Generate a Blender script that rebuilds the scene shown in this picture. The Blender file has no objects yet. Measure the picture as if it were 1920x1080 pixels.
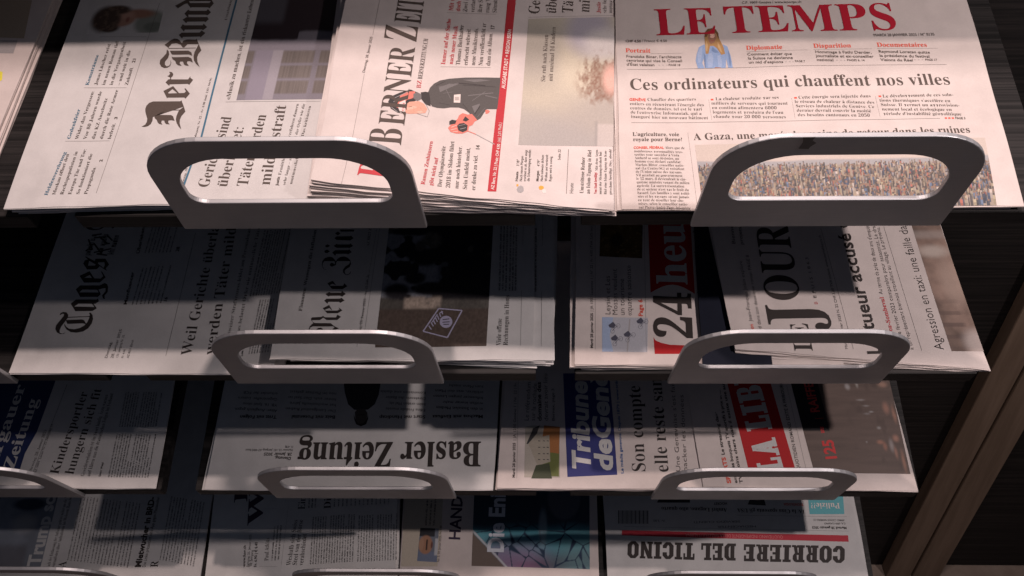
import bpy, bmesh, math, random
import numpy as np
from mathutils import Matrix, Vector
# ------------------------------------------------------------------ camera, world, lamps, exposure
SC = bpy.context.scene
COL = SC.collection
MM = 0.001
CP = (-264.024, -619.220, 435.758); FOC = 0.902106
CR = (0.9996424, 0.0187937, -0.0190205)
CU = (0.0026659, 0.6377422, 0.7702453)
CF = (-0.0266060, 0.7700206, -0.6374640)
STEP = (0, 12.625, -196.013); BETA = -0.05673; PLATE_N = -11.608

cam = bpy.data.cameras.new('camera'); cam.sensor_width = 36.0; cam.lens = FOC * 36.0
cam.clip_start = 0.01; cam.clip_end = 60.0
cam_o = bpy.data.objects.new('camera', cam); COL.objects.link(cam_o)
cam_o.matrix_world = Matrix(((CR[0], CU[0], -CF[0], CP[0]*MM), (CR[1], CU[1], -CF[1], CP[1]*MM), (CR[2], CU[2], -CF[2], CP[2]*MM), (0, 0, 0, 1)))
SC.camera = cam_o
w = bpy.data.worlds.new("World"); SC.world = w; w.use_nodes = True
bg = w.node_tree.nodes['Background']; bg.inputs[0].default_value = (0.60, 0.70, 1.0, 1); bg.inputs[1].default_value = 0.050
def lamp(name, loc, power, color, size, target, sy=None):
    l = bpy.data.lights.new(name, 'AREA'); l.energy = power; l.color = color; l.shape = 'RECTANGLE' if sy else 'DISK'; l.size = size
    if sy: l.size_y = sy
    o = bpy.data.objects.new(name, l); COL.objects.link(o); o.location = Vector(loc) * MM
    o.rotation_euler = (Vector(loc) - Vector(target)).to_track_quat('Z', 'Y').to_euler(); return o
def spot(name, loc, power, color, cone, target, soft=.022, blend=1.0):
    l = bpy.data.lights.new(name, 'SPOT'); l.energy = power; l.color = color; l.spot_size = math.radians(cone); l.spot_blend = blend; l.shadow_soft_size = soft
    o = bpy.data.objects.new(name, l); COL.objects.link(o); o.location = Vector(loc) * MM
    o.rotation_euler = (Vector(loc) - Vector(target)).to_track_quat('Z', 'Y').to_euler(); return o
LAMPS = [
    # ceiling spot at the right, the one over the rack, and an added soft overhead fill for the top row
    spot('ceiling_spot', (797, -477, 871), 50.0, (1.0, .86, .84), 62, (120, 100, -170)),
    lamp('ceiling_downlight', (-420, -175, 1050), 7.6, (1.0, .79, .73), .045, (-400, 60, -150)),
    lamp('top_row_fill', (60, -150, 1700), 18.0, (1.0, .80, .76), .35, (-60, 150, 0), .25),
]
SC.view_settings.view_transform = 'Standard'; SC.view_settings.look = 'None'; SC.view_settings.exposure = 0; SC.view_settings.gamma = 1
SC.cycles.max_bounces = 6
try:
    SC.cycles.use_denoising = True
except Exception: pass
# ------------------------------------------------------------------ frames of the rack
ALPHA = math.radians(22)
U = np.array([0, math.cos(ALPHA), math.sin(ALPHA)]); N = np.array([0, -math.sin(ALPHA), math.cos(ALPHA)])
X = np.array([1.0, 0, 0])
PDIR = math.cos(BETA) * N + math.sin(BETA) * U; PNRM = -math.cos(BETA) * U + math.sin(BETA) * N
def shelf_frame(row): return np.array([0, STEP[1], STEP[2]]) * row
def to_world(row, x, v, n):
    x = np.asarray(x, float); v = np.asarray(v, float); n = np.asarray(n, float)
    return (shelf_frame(row) + x[..., None] * X + v[..., None] * U + n[..., None] * N) * MM
# ------------------------------------------------------------------ materials
MATS = {}
def mat_base(name):
    m = bpy.data.materials.new(name); m.use_nodes = True; nt = m.node_tree
    return m, nt, nt.nodes['Principled BSDF']
def node(nt, kind, **kw):
    n = nt.nodes.new(kind)
    for k, v in kw.items():
        if k in n.inputs: n.inputs[k].default_value = v
        else: setattr(n, k, v)
    return n
def flat_ink(name, c, rough=.6):
    m, nt, b = mat_base(name)
    tc = node(nt, 'ShaderNodeTexCoord'); nz = node(nt, 'ShaderNodeTexNoise', Scale=900.0, Detail=3.0); nt.links.new(tc.outputs['Object'], nz.inputs['Vector'])
    mx = node(nt, 'ShaderNodeMix', data_type='RGBA'); mx.inputs[6].default_value = (*[x * .82 for x in c], 1); mx.inputs[7].default_value = (*[min(1, x * 1.2) for x in c], 1)
    nt.links.new(nz.outputs['Fac'], mx.inputs[0]); nt.links.new(mx.outputs[2], b.inputs['Base Color'])
    b.inputs['Roughness'].default_value = rough; b.inputs['Specular IOR Level'].default_value = .25
    return m
def paper_mat(name, c, mottle=.065):
    m, nt, b = mat_base(name)
    tc = node(nt, 'ShaderNodeTexCoord')
    fine = node(nt, 'ShaderNodeTexNoise', Scale=700.0, Detail=6.0, Roughness=.7); big = node(nt, 'ShaderNodeTexNoise', Scale=14.0, Detail=3.0)
    ghost = node(nt, 'ShaderNodeTexNoise', Scale=60.0, Detail=2.0)
    for q in (fine, big, ghost): nt.links.new(tc.outputs['Object'], q.inputs['Vector'])
    a = node(nt, 'ShaderNodeMix', data_type='RGBA'); a.inputs[6].default_value = (*[x * (1 - mottle * 1.6) for x in c], 1); a.inputs[7].default_value = (*[min(1, x * (1 + mottle)) for x in c], 1)
    mm = node(nt, 'ShaderNodeMath', operation='ADD'); nt.links.new(fine.outputs['Fac'], mm.inputs[0]); nt.links.new(big.outputs['Fac'], mm.inputs[1])
    m2 = node(nt, 'ShaderNodeMath', operation='ADD'); nt.links.new(mm.outputs[0], m2.inputs[0]); nt.links.new(ghost.outputs['Fac'], m2.inputs[1])
    m3 = node(nt, 'ShaderNodeMapRange'); m3.inputs[1].default_value = 1.1; m3.inputs[2].default_value = 1.9; nt.links.new(m2.outputs[0], m3.inputs[0])
    nt.links.new(m3.outputs[0], a.inputs[0]); nt.links.new(a.outputs[2], b.inputs['Base Color'])
    bp = node(nt, 'ShaderNodeBump', Strength=.25, Distance=.0002); nt.links.new(fine.outputs['Fac'], bp.inputs['Height'])
    bw = node(nt, 'ShaderNodeBump', Strength=.55, Distance=.004); wr = node(nt, 'ShaderNodeTexNoise', Scale=9.0, Detail=2.0, Roughness=.4)
    nt.links.new(tc.outputs['Object'], wr.inputs['Vector']); nt.links.new(wr.outputs['Fac'], bw.inputs['Height']); nt.links.new(bw.outputs[0], bp.inputs['Normal']); nt.links.new(bp.outputs[0], b.inputs['Normal'])
    b.inputs['Roughness'].default_value = .75; b.inputs['Specular IOR Level'].default_value = .2
    return m
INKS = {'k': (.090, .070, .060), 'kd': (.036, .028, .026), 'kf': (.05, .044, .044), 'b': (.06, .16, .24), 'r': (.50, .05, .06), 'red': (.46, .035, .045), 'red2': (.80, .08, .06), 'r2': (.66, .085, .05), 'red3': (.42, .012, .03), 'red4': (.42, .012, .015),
 'red5': (.46, .03, .05), 'r3': (.55, .05, .05), 'r4': (.60, .2, .2), 'w': (.72, .64, .60), 'w2': (.66, .68, .74), 'pw': (.55, .54, .53), 'lgrey': (.36, .34, .34), 'lgrey2': (.45, .40, .38), 'lgrey3': (.44, .44, .48),
 'green_grey': (.20, .22, .17), 'skin': (.50, .27, .19), 'skin2': (.70, .36, .27), 'skin3': (.34, .17, .11), 'skin4': (.10, .08, .075), 'hair': (.10, .055, .035), 'hair2': (.16, .08, .035), 'blond': (.42, .24, .10),
 'coat': (.045, .042, .045), 'coat2': (.17, .16, .16), 'coat3': (.095, .088, .085), 'orange': (.78, .36, .06), 'orange2': (.34, .14, .05), 'lblue': (.26, .36, .56), 'blue2': (.14, .2, .36), 'blue3': (.05, .12, .30), 'yellow': (.75, .68, .08), 'beige': (.42, .34, .26),
 'pgrey': (.40, .38, .52), 'sky': (.34, .42, .58), 'ink2': (.07, .07, .10), 'ink': (.045, .03, .06), 'navy': (.022, .034, .11), 'navy2': (.035, .04, .17), 'sand': (.42, .38, .33), 'grass': (.14, .16, .05), 'dgrass': (.06, .07, .04),
 'paperdark': (.60, .585, .575), 'paperdark2': (.60, .585, .575), 'coat4': (.05, .045, .045), 'red6': (.66, .20, .16), 'skin5': (.78, .46, .36), 'pinkish': (.80, .50, .44), 'lblue2': (.33, .42, .60), 'lblue3': (.17, .25, .42), 'blond2': (.54, .36, .18), 'stone': (.36, .32, .26), 'cream': (.50, .44, .36), 'teal': (.12, .40, .44)}
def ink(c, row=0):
    if c == 'k' and row: c = 'kd'  # top row keeps a paler black: lens haze put into the ink colour
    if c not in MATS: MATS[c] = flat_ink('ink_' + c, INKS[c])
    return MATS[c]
m, nt, b = mat_base('halftone_picture'); at = node(nt, 'ShaderNodeVertexColor', layer_name='Col')
tc = node(nt, 'ShaderNodeTexCoord'); nz = node(nt, 'ShaderNodeTexNoise', Scale=1200.0, Detail=2.0); nt.links.new(tc.outputs['Object'], nz.inputs['Vector'])
mr = node(nt, 'ShaderNodeMapRange'); mr.inputs[3].default_value = .8; mr.inputs[4].default_value = 1.2; nt.links.new(nz.outputs['Fac'], mr.inputs[0])
vm = node(nt, 'ShaderNodeVectorMath', operation='SCALE'); nt.links.new(at.outputs['Color'], vm.inputs[0]); nt.links.new(mr.outputs[0], vm.inputs['Scale']); nt.links.new(vm.outputs[0], b.inputs['Base Color'])
b.inputs['Roughness'].default_value = .55; b.inputs['Specular IOR Level'].default_value = .3
MATS['photo'] = m
PAPERS = {k: paper_mat('newsprint_' + k, c) for k, c in {'pink': (.64, .575, .55), 'temps': (.595, .525, .495), 'grey': (.60, .585, .575), 'white': (.70, .675, .655), 'warm': (.64, .565, .535), 'navy': (.008, .010, .021)}.items()}
def wood_mat(name, c0, c1, scale=(3, 260, 260)):
    m, nt, b = mat_base(name); tc = node(nt, 'ShaderNodeTexCoord'); mp = node(nt, 'ShaderNodeMapping'); mp.inputs['Scale'].default_value = scale
    nz = node(nt, 'ShaderNodeTexNoise', Scale=1.0, Detail=5.0, Roughness=.65); nt.links.new(tc.outputs['Object'], mp.inputs[0]); nt.links.new(mp.outputs[0], nz.inputs['Vector'])
    cr = node(nt, 'ShaderNodeValToRGB'); cr.color_ramp.elements[0].position = .42; cr.color_ramp.elements[0].color = (*c0, 1); cr.color_ramp.elements[1].position = .62; cr.color_ramp.elements[1].color = (*c1, 1)
    nt.links.new(nz.outputs['Fac'], cr.inputs[0]); nt.links.new(cr.outputs[0], b.inputs['Base Color'])
    bp = node(nt, 'ShaderNodeBump', Strength=.5, Distance=.0004); nt.links.new(nz.outputs['Fac'], bp.inputs['Height']); nt.links.new(bp.outputs[0], b.inputs['Normal'])
    b.inputs['Roughness'].default_value = .6; b.inputs['Specular IOR Level'].default_value = .3; return m
WOOD = wood_mat('dark_stained_oak', (.0035, .003, .003), (.021, .0185, .018)); POST = wood_mat('dark_stained_oak_upright', (.125, .086, .060), (.165, .116, .083), (60, 90, 4))
BACKM = wood_mat('back_wall_laminate', (.005, .0042, .004), (.016, .013, .012), (4, 300, 240)); FLOORM = wood_mat('brown_floor', (.14, .11, .09), (.20, .165, .14), (6, 6, 6))
m, nt, b = mat_base('brushed_aluminium'); b.inputs['Metallic'].default_value = .8; b.inputs['Roughness'].default_value = .46
tc = node(nt, 'ShaderNodeTexCoord'); mp = node(nt, 'ShaderNodeMapping'); mp.inputs['Scale'].default_value = (40, 1500, 1500); nz = node(nt, 'ShaderNodeTexNoise', Scale=1.0, Detail=3.0)
nt.links.new(tc.outputs['Object'], mp.inputs[0]); nt.links.new(mp.outputs[0], nz.inputs['Vector']); cr = node(nt, 'ShaderNodeValToRGB')
cr.color_ramp.elements[0].color = (.37, .375, .39, 1); cr.color_ramp.elements[1].color = (.47, .475, .49, 1); nt.links.new(nz.outputs['Fac'], cr.inputs[0]); nt.links.new(cr.outputs[0], b.inputs['Base Color'])
sm = node(nt, 'ShaderNodeTexNoise', Scale=22.0, Detail=5.0, Roughness=.7); nt.links.new(tc.outputs['Object'], sm.inputs['Vector']); rr_ = node(nt, 'ShaderNodeMapRange'); rr_.inputs[1].default_value = .35; rr_.inputs[2].default_value = .65; rr_.inputs[3].default_value = .46; rr_.inputs[4].default_value = .60; nt.links.new(sm.outputs['Fac'], rr_.inputs[0]); nt.links.new(rr_.outputs[0], b.inputs['Roughness'])
METAL = m
m, nt, b = mat_base('adhesive_tape'); b.inputs['Base Color'].default_value = (.10, .09, .085, 1); b.inputs['Roughness'].default_value = .3; TAPE = m
# ------------------------------------------------------------------ object helpers
def link(name, verts, faces, mats, parent=None, origin=None, fmat=None, smooth=False):
    me = bpy.data.meshes.new(name); verts = np.asarray(verts, float)
    if origin is not None: verts = verts - np.asarray(origin)
    me.from_pydata(verts.tolist(), [], faces); 
    for q in mats: me.materials.append(q)
    if fmat is not None: me.polygons.foreach_set('material_index', fmat)
    if smooth: me.polygons.foreach_set('use_smooth', [True] * len(me.polygons))
    me.update(); o = bpy.data.objects.new(name, me); COL.objects.link(o)
    if parent is not None: o.parent = parent
    elif origin is not None: o.location = origin
    return o
def tag(o, label=None, cat=None, group=None, kind=None):
    if label: o['label'] = label
    if cat: o['category'] = cat
    if group: o['group'] = group
    if kind: o['kind'] = kind
    return o
def empty(name, loc, label, cat, group=None):
    o = bpy.data.objects.new(name, None); COL.objects.link(o); o.location = loc; o.empty_display_size = .02
    return tag(o, label, cat, group)
def wavy(x, v, s):
    return .62 * np.sin(x / 33 + s) * np.sin(v / 39 + 1.7 * s) + .75 * np.sin((x + v * .7) / 62 + 2.1 * s) + .6 * np.exp(-np.maximum(v + 4, 0) / 18) * np.sin(x / 43 + 3 * s) + .18 * np.sin(x / 14 + v / 40 + 5 * s)
def page_n(pg, x, v):
    t = np.clip((np.asarray(x) - pg['x0']) / pg['w'], -.3, 1.3)
    return pg['n'][0] + (pg['n'][1] - pg['n'][0]) * t + wavy(x, v, pg['seed'])
PAGES={'bund': {'row': 0, 'n': (10.0, 9.0), 'x0': -702.4, 'v0': 3.28, 'w': 251.33, 'h': 318, 'rot': 90, 'ang': -2.3, 'side': (0.04, 1.0), 'front': (251.33, 5.93)}, 'bz': {'row': 0, 'n': (30.0, 8.0), 'x0': -444.11, 'v0': 15.1, 'w': 242.16, 'h': 318, 'rot': 90, 'ang': -2.16, 'side': (0.04, 1.0), 'front': (242.16, -16.03)}, 'temps': {'row': 0, 'n': (6.0, 5.0), 'x0': -195.24, 'v0': 1.36, 'w': 322.95, 'h': 240, 'rot': 0, 'ang': -1.16, 'side': (0.02, 1.0), 'front': (322.95, 2.33)}, 'far': {'row': 0, 'n': (10.0, 10.0), 'x0': -979.78, 'v0': 4.7, 'w': 248, 'h': 318, 'rot': 90, 'ang': -3.06, 'side': (0.05, 1.0), 'front': (248.0, 0.0)}, 'tages': {'row': 1, 'n': (6.0, 6.0), 'x0': -776.44, 'v0': -0.8, 'w': 258, 'h': 318, 'rot': 90, 'ang': -3.16, 'side': (0.06, 1.0), 'front': (258.0, 0.0)}, 'nzz': {'row': 1, 'n': (18.0, 12.0), 'x0': -519.42, 'v0': 8.39, 'w': 252.1, 'h': 318, 'rot': 90, 'ang': -0.45, 'side': (0.01, 1.0), 'front': (252.1, 1.94)}, 'vaud': {'row': 1, 'n': (10.0, 8.0), 'x0': -227.6, 'v0': 6.19, 'w': 255, 'h': 318, 'rot': 90, 'ang': -1.69, 'side': (0.03, 1.0), 'front': (255.0, 0.0)}, 'insert': {'row': 1, 'n': (12.0, 11.0), 'x0': -106.63, 'v0': 1.96, 'w': 66, 'h': 318, 'rot': 90, 'ang': -1.74, 'side': (0.03, 1.0), 'front': (66.0, 0.0)}, 'jura': {'row': 1, 'n': (16.0, 5.0), 'x0': -75.41, 'v0': 19.51, 'w': 240.01, 'h': 318, 'rot': 90, 'ang': 4.36, 'side': (-0.08, 1.0), 'front': (240.01, -15.72)}, 'aargau': {'row': 2, 'n': (7.0, 7.0), 'x0': -937.06, 'v0': 1.63, 'w': 248, 'h': 318, 'rot': 90, 'ang': 0.98, 'side': (-0.02, 1.0), 'front': (248.0, 0.0)}, 'basel': {'row': 2, 'n': (4.0, 4.0), 'x0': -635.28, 'v0': 0.84, 'w': 322.8, 'h': 240, 'rot': 180, 'ang': -2.58, 'side': (0.04, 1.0), 'front': (322.8, 1.03)}, 'geneve': {'row': 2, 'n': (8.0, 8.0), 'x0': -308.2, 'v0': 2.53, 'w': 250, 'h': 318, 'rot': 90, 'ang': -3.15, 'side': (0.05, 1.0), 'front': (250.0, 0.0)}, 'insert2': {'row': 2, 'n': (6.0, 5.0), 'x0': -93.9, 'v0': 5.58, 'w': 40, 'h': 300, 'rot': 90, 'ang': 0.17, 'side': (-0.0, 1.0), 'front': (40.0, 0.0)}, 'liberte': {'row': 2, 'n': (9.0, 7.0), 'x0': -82.17, 'v0': 4.74, 'w': 233.66, 'h': 318, 'rot': 90, 'ang': 4.18, 'side': (-0.07, 1.0), 'front': (233.66, -4.02)}, 'junge': {'row': 3, 'n': (4.0, 4.0), 'x0': -952.37, 'v0': 1.5, 'w': 262, 'h': 318, 'rot': 90, 'ang': 0.32, 'side': (-0.01, 1.0), 'front': (262.0, 0.0)}, 'finanz': {'row': 3, 'n': (6.0, 7.0), 'x0': -683.23, 'v0': -3.23, 'w': 242, 'h': 318, 'rot': 90, 'ang': 2.98, 'side': (-0.05, 1.0), 'front': (242.0, 0.0)}, 'handel': {'row': 3, 'n': (7.0, 6.0), 'x0': -437.4, 'v0': 0.55, 'w': 250, 'h': 318, 'rot': 90, 'ang': -0.82, 'side': (0.01, 1.0), 'front': (250.0, 0.0)}, 'ticino': {'row': 3, 'n': (6.0, 6.0), 'x0': -176.07, 'v0': -0.38, 'w': 320, 'h': 240, 'rot': 180, 'ang': 1.02, 'side': (-0.02, 1.0), 'front': (320.0, 0.0)}, 'neighbor': {'row': 3, 'n': (1.0, 1.0), 'x0': -197.44, 'v0': 8.24, 'w': 20, 'h': 30, 'rot': 0, 'ang': 2.2, 'side': (-0.04, 1.0), 'front': (20.0, 0.0)}}
INK=[
["t","bund","Sb","Heldenverehrung",-668.75,15.8,83.18,44.7,2.77,"b",0],
["p","bund","Sr",["Moskau öffnet den","Rechtspopulisten in","Europa Tür und Tor:","So funktioniert die","Propaganda."],-662.17,16.3,6.67,0.11,87.7,47.23,2.77,"k"],
["t","bund","Gb","2",-630.4,49.72,87.7,2.78,2.73,"k",0],
["t","bund","Sb","Gedenkfeier",-663.55,74.01,87.57,32.52,2.87,"b",0],
["p","bund","Sr",["Wider das Vergessen:","Vor 80 Jahren wurde","das KZ Auschwitz","durch die Rote Armee","befreit."],-656.61,73.97,7.05,-0.04,87.7,54.12,2.87,"k"],
["t","bund","Gb","3",-627.47,95.11,87.7,2.94,2.81,"k",0],
["t","bund","Sb","Komaträume",-661.28,133.23,87.46,35.53,2.97,"b",0],
["p","bund","Sr",["Jonas Lüscher reist","im neuen Roman tief","in die Vergangenheit","– und weit in die","Zukunft."],-653.44,133.48,6.9,-0.13,87.7,50.88,2.97,"k"],
["t","bund","Gb","21",-624.69,158.63,87.7,5.68,2.91,"k",0],
["g","bund",[[-604.29,86.86],[-601.32,86.5],[-598.76,87.43],[-596.77,89.56],[-596.02,93.42],[-596.44,97.31],[-597.78,101.66],[-599.22,104.72],[-599.25,107.34],[-597.73,108.47],[-571.21,108.38],[-574.66,115.53],[-575.52,114.48],[-599.65,114.65],[-602.83,113.08],[-604.66,110.01],[-605.0,106.51],[-604.38,103.44],[-602.61,99.08],[-601.08,95.61],[-600.74,92.16],[-601.51,89.16]],"k",0,"masthead"],
["g","bund",[[-571.21,108.38],[-568.88,102.78],[-571.48,98.02],[-572.15,94.13],[-571.65,90.26],[-569.06,83.58],[-571.77,86.41],[-574.48,90.71],[-575.74,94.16],[-575.98,98.05],[-575.2,103.25],[-574.48,104.99]],"k",0,"masthead"],
["g","bund",[[-599.2,105.33],[-574.51,105.17],[-574.35,104.29],[-599.03,104.46]],"k",0,"masthead"],
["g","bund",[[-596.47,100.95],[-594.28,99.72],[-581.06,99.38],[-578.88,98.06],[-576.54,92.87],[-579.29,93.58],[-581.88,93.42],[-582.02,91.61],[-580.16,89.03],[-583.34,89.48],[-584.9,91.2],[-585.8,93.36],[-587.87,93.37],[-587.94,91.22],[-586.44,88.81],[-589.57,89.69],[-591.33,91.67],[-592.34,94.0],[-594.59,96.0]],"k",0,"masthead"],
["g","bund",[[-592.8,126.34],[-585.0,131.67],[-578.23,123.55],[-579.2,123.11],[-585.07,128.26],[-588.2,124.34],[-587.68,123.44],[-573.69,123.7],[-572.47,125.48],[-574.41,128.45],[-573.61,129.07],[-568.49,122.86],[-571.28,117.28],[-572.76,118.53],[-587.63,118.73],[-587.88,117.84]],"k",0,"masthead"],
["g","bund",[[-592.75,136.07],[-590.69,139.41],[-589.18,139.67],[-589.67,141.5],[-592.45,143.07],[-591.2,143.97],[-590.34,145.8],[-591.76,148.1],[-589.04,147.62],[-587.4,145.31],[-587.47,143.03],[-588.77,141.22],[-588.21,139.39],[-572.92,139.0],[-571.4,142.45],[-571.08,140.62],[-568.2,138.33],[-570.72,132.65],[-572.35,133.83],[-588.55,133.68],[-588.57,131.88],[-590.29,133.52]],"k",0,"masthead"],
["g","bund",[[-601.65,179.45],[-596.71,185.26],[-593.83,186.91],[-590.88,186.46],[-588.27,184.34],[-585.95,181.39],[-585.08,184.31],[-582.12,185.54],[-573.81,185.29],[-573.22,186.3],[-566.49,172.25],[-568.6,167.99],[-568.95,163.89],[-567.85,158.99],[-564.67,152.48],[-568.81,156.56],[-571.4,160.65],[-572.58,165.56],[-572.5,170.49],[-570.28,179.58],[-580.47,179.84],[-582.94,175.96],[-584.57,176.22],[-586.72,179.31],[-590.88,181.27],[-595.21,180.64],[-597.29,176.5],[-596.26,174.42],[-598.24,176.51]],"k",0,"masthead"],
["g","bund",[[-597.13,175.67],[-572.13,175.61],[-572.11,174.78],[-596.97,174.84]],"k",0,"masthead"],
["g","bund",[[-598.43,174.19],[-596.43,171.94],[-595.28,168.22],[-595.58,164.12],[-597.56,159.64],[-597.07,156.39],[-594.99,154.35],[-592.95,155.14],[-592.1,157.97],[-593.04,161.64],[-591.55,158.37],[-591.93,154.72],[-594.05,152.72],[-596.79,152.34],[-599.92,153.98],[-602.07,157.65],[-602.35,161.72],[-599.99,165.8],[-598.17,169.48]],"k",0,"masthead"],
["g","bund",[[-595.46,172.51],[-578.5,172.36],[-575.26,170.1],[-573.78,165.98],[-577.03,167.65],[-592.49,167.78],[-594.14,169.86]],"k",0,"masthead"],
["g","bund",[[-592.65,165.57],[-591.01,164.9],[-577.18,164.94],[-574.03,163.12],[-571.76,158.04],[-575.02,159.86],[-577.19,159.72],[-577.3,157.85],[-574.79,154.34],[-577.88,154.85],[-579.7,156.24],[-581.1,159.51],[-583.64,159.69],[-583.94,157.9],[-581.47,154.64],[-584.83,155.23],[-586.93,157.12],[-588.41,160.38],[-591.18,162.45]],"k",0,"masthead"],
["g","bund",[[-590.65,191.09],[-588.41,193.85],[-571.76,193.7],[-570.28,196.22],[-566.21,192.97],[-569.79,187.77],[-570.6,188.79],[-586.21,188.77],[-586.81,186.84]],"k",0,"masthead"],
["g","bund",[[-590.58,199.82],[-589.17,204.08],[-587.44,202.69],[-570.37,202.35],[-569.77,204.49],[-565.83,200.18],[-569.03,196.38],[-570.16,197.41],[-586.17,197.4],[-586.38,195.02]],"k",0,"masthead"],
["g","bund",[[-590.3,209.59],[-587.58,212.41],[-585.68,212.65],[-568.54,212.47],[-568.19,213.07],[-565.85,209.86],[-568.45,206.19],[-569.56,207.06],[-585.63,206.96],[-586.07,205.08]],"k",0,"masthead"],
["g","bund",[[-589.89,217.02],[-587.21,221.96],[-585.45,220.46],[-569.86,220.29],[-568.96,222.64],[-565.22,218.51],[-567.64,214.8],[-570.01,215.43],[-586.21,215.6],[-585.14,213.25],[-586.33,212.65]],"k",0,"masthead"],
["g","bund",[[-589.4,229.88],[-591.86,229.02],[-597.1,223.81],[-600.5,227.09],[-590.93,234.75],[-588.28,238.27],[-570.06,238.96],[-564.46,229.61],[-567.48,223.5],[-568.97,224.65],[-584.6,224.82],[-585.23,223.95]],"k",0,"masthead"],
["g","bund",[[-588.24,232.51],[-567.67,232.47],[-568.61,230.27],[-586.87,230.29]],"paperdark",1,"masthead"],
["l","bund",-628.16,17.76,-615.81,230.45,0.25,"k",0],
["l","bund",-667.17,71.75,-628.96,72.11,0.2,"k",0],
["l","bund",-664.71,130.51,-626.46,130.23,0.2,"k",0],
["l","bund",-663.82,190.32,-620.17,189.26,0.2,"k",0],
["l","bund",-556.39,24.41,-553.3,49.9,1.7,"b",0],
["l","bund",-553.3,49.9,-550.08,73.37,1.7,"b",0],
["l","bund",-550.08,73.37,-544.09,235.13,1.7,"b",0],
["t","bund","Ss","Dienstag, 28. Januar 2025, 176. Jahrgang, Nr. 22 – Fr. 4.90 (inkl. 2,6% MwSt)",-556.83,24.41,87.36,115.75,1.78,"k",0],
["t","bund","Ss","Unabhängige liberale",-548.91,208.26,88.46,58.19,2.24,"k",0],
["t","bund","Sr","Gerichte sind",-535.61,22.72,82.86,73.48,9.35,"k",0],
["t","bund","Sr","überlastet:",-520.12,23.2,84.44,61.67,9.34,"k",0],
["t","bund","Sr","Täter werden",-502.86,23.66,85.17,74.38,9.34,"k",0],
["t","bund","Sr","mild bestraft",-484.35,24.65,87.53,83.65,9.33,"k",0],
["t","bund","Gb","Justiz",-477.25,24.62,87.7,8.6,2.44,"k",0],
["t","bund","Ss","Ermittlungen und Verfahren dauern",-476.35,34.82,85.33,75.36,2.5,"k",0],
["t","bund","Ss","sehr lange – zum Nachteil der Opfer wie die",-471.47,24.6,85.4,85.57,2.49,"k",0],
["t","bund","Ss","mutmasslichen Täter. Das kritisieren",-465.84,25.64,85.37,82.12,2.49,"k",0],
["t","bund","Sr","«Musik zu machen, ist ein riskanter Lebensentwurf»",-531.28,114.5,88.29,148.22,3.76,"k",0],
["l","bund",-534.67,112.15,-451.86,112.76,0.2,"k",0],
["i","bund","windows",[[-525.55,113.87],[-450.72,115.13],[-442.22,261.66],[-520.72,262.59]],70,60],
["i","bund","portrait",[[-677.96,193.72],[-610.32,194.38],[-610.12,229.71],[-677.38,230.43]],40,22],
["t","bund","Gb","KULTUR",-658.46,236.38,-0.62,36.53,3.56,"k",0],
["l","bz",-420.23,12.82,-416.0,58.87,0.2,"k",0],
["l","bz",-416.0,58.87,-411.91,128.37,0.2,"k",0],
["l","bz",-408.23,172.75,-404.59,228.9,0.2,"k",0],
["t","bz","Gr","Dienstag, 28. Januar 2025",-411.56,129.59,85.18,41.44,2.27,"k",0],
["t","bz","Sm","B",-375.48,53.68,87.84,18.3,26.92,"k",0],
["t","bz","Sm","ERNER",-374.2,74.2,87.29,87.04,21.57,"k",0],
["t","bz","Sm","Z",-369.49,166.8,87.84,19.88,28.87,"k",0],
["t","bz","Sm","EITUNG",-366.98,188.52,86.5,71.23,23.6,"k",0],
["t","bz","Sr","BZ",-362.84,115.69,87.84,8.92,3.85,"r",0],
["t","bz","Sr","BERNERZEITUNG.CH",-362.27,125.8,86.55,46.52,3.88,"k",0],
["t","bz","Sb","Immer auf der Suche",-343.38,143.36,86.71,54.02,3.7,"r",0],
["t","bz","Sb","nach neuer Musik",-336.68,143.83,86.3,45.34,3.71,"r",0],
["p","bz","Sr",["Thomas Burkhalter","erforscht weltweit","neue Musiktrends.","Nun veröffentlicht er","dazu ein Album."],-330.4,143.36,6.56,0.23,87.84,50.23,3.71,"k"],
["t","bz","Gb","17",-301.27,187.0,87.84,5.19,3.35,"k",0],
["t","bz","Sb","Mit vielen Ideen",-338.99,206.84,86.93,44.59,3.84,"r",0],
["t","bz","Sb","doch nicht allein",-332.74,206.66,86.8,45.29,3.85,"r",0],
["p","bz","Sr",["Zwei Fraktionen","verlangen nun","ihre Sitze und","rung Vorschläge","Situation."],-326.23,206.51,6.63,0.18,87.84,42.54,3.85,"k"],
["l","bz",-347.18,140.67,-303.67,142.48,0.2,"k",0],
["l","bz",-344.42,204.46,-300.19,205.87,0.2,"k",0],
["g","bz",[[-303.49,12.61],[-296.4,12.74],[-289.76,111.73],[-282.22,225.14],[-280.66,245.58],[-288.57,244.95],[-289.79,224.55],[-296.61,111.28]],"red",0],
["t","bz","Gb","AUSGABE STADT + REGION BERN",-290.78,119.33,86.02,68.97,3.22,"w",0],
["t","bz","Gb","AZ Bern, Nr. 22 | Preis: CHF 4.90",-298.37,14.46,84.41,45.47,2.58,"w",0],
["t","bz","Gr","(inkl. 2,6% MwSt.)",-293.75,61.37,87.84,20.87,2.66,"w",0],
["t","bz","Sb","Ramon Zenhäusern",-354.19,16.02,83.99,44.13,3.2,"r",0],
["t","bz","Sb","gibt nicht auf",-347.75,15.6,82.96,27.68,3.2,"r",0],
["p","bz","Sr",["Der Olympiazweite","2018 im Slalom fährt","nur noch hinterher.","Sein Umfeld meint,","er denke zu viel."],-340.44,14.71,6.76,-0.4,87.84,46.49,3.42,"k"],
["t","bz","Gb","14",-311.01,52.65,87.84,4.96,3.08,"k",0],
["t","bz","St","Be",-383.41,19.06,83.24,29.67,25.45,"r",0],
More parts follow.
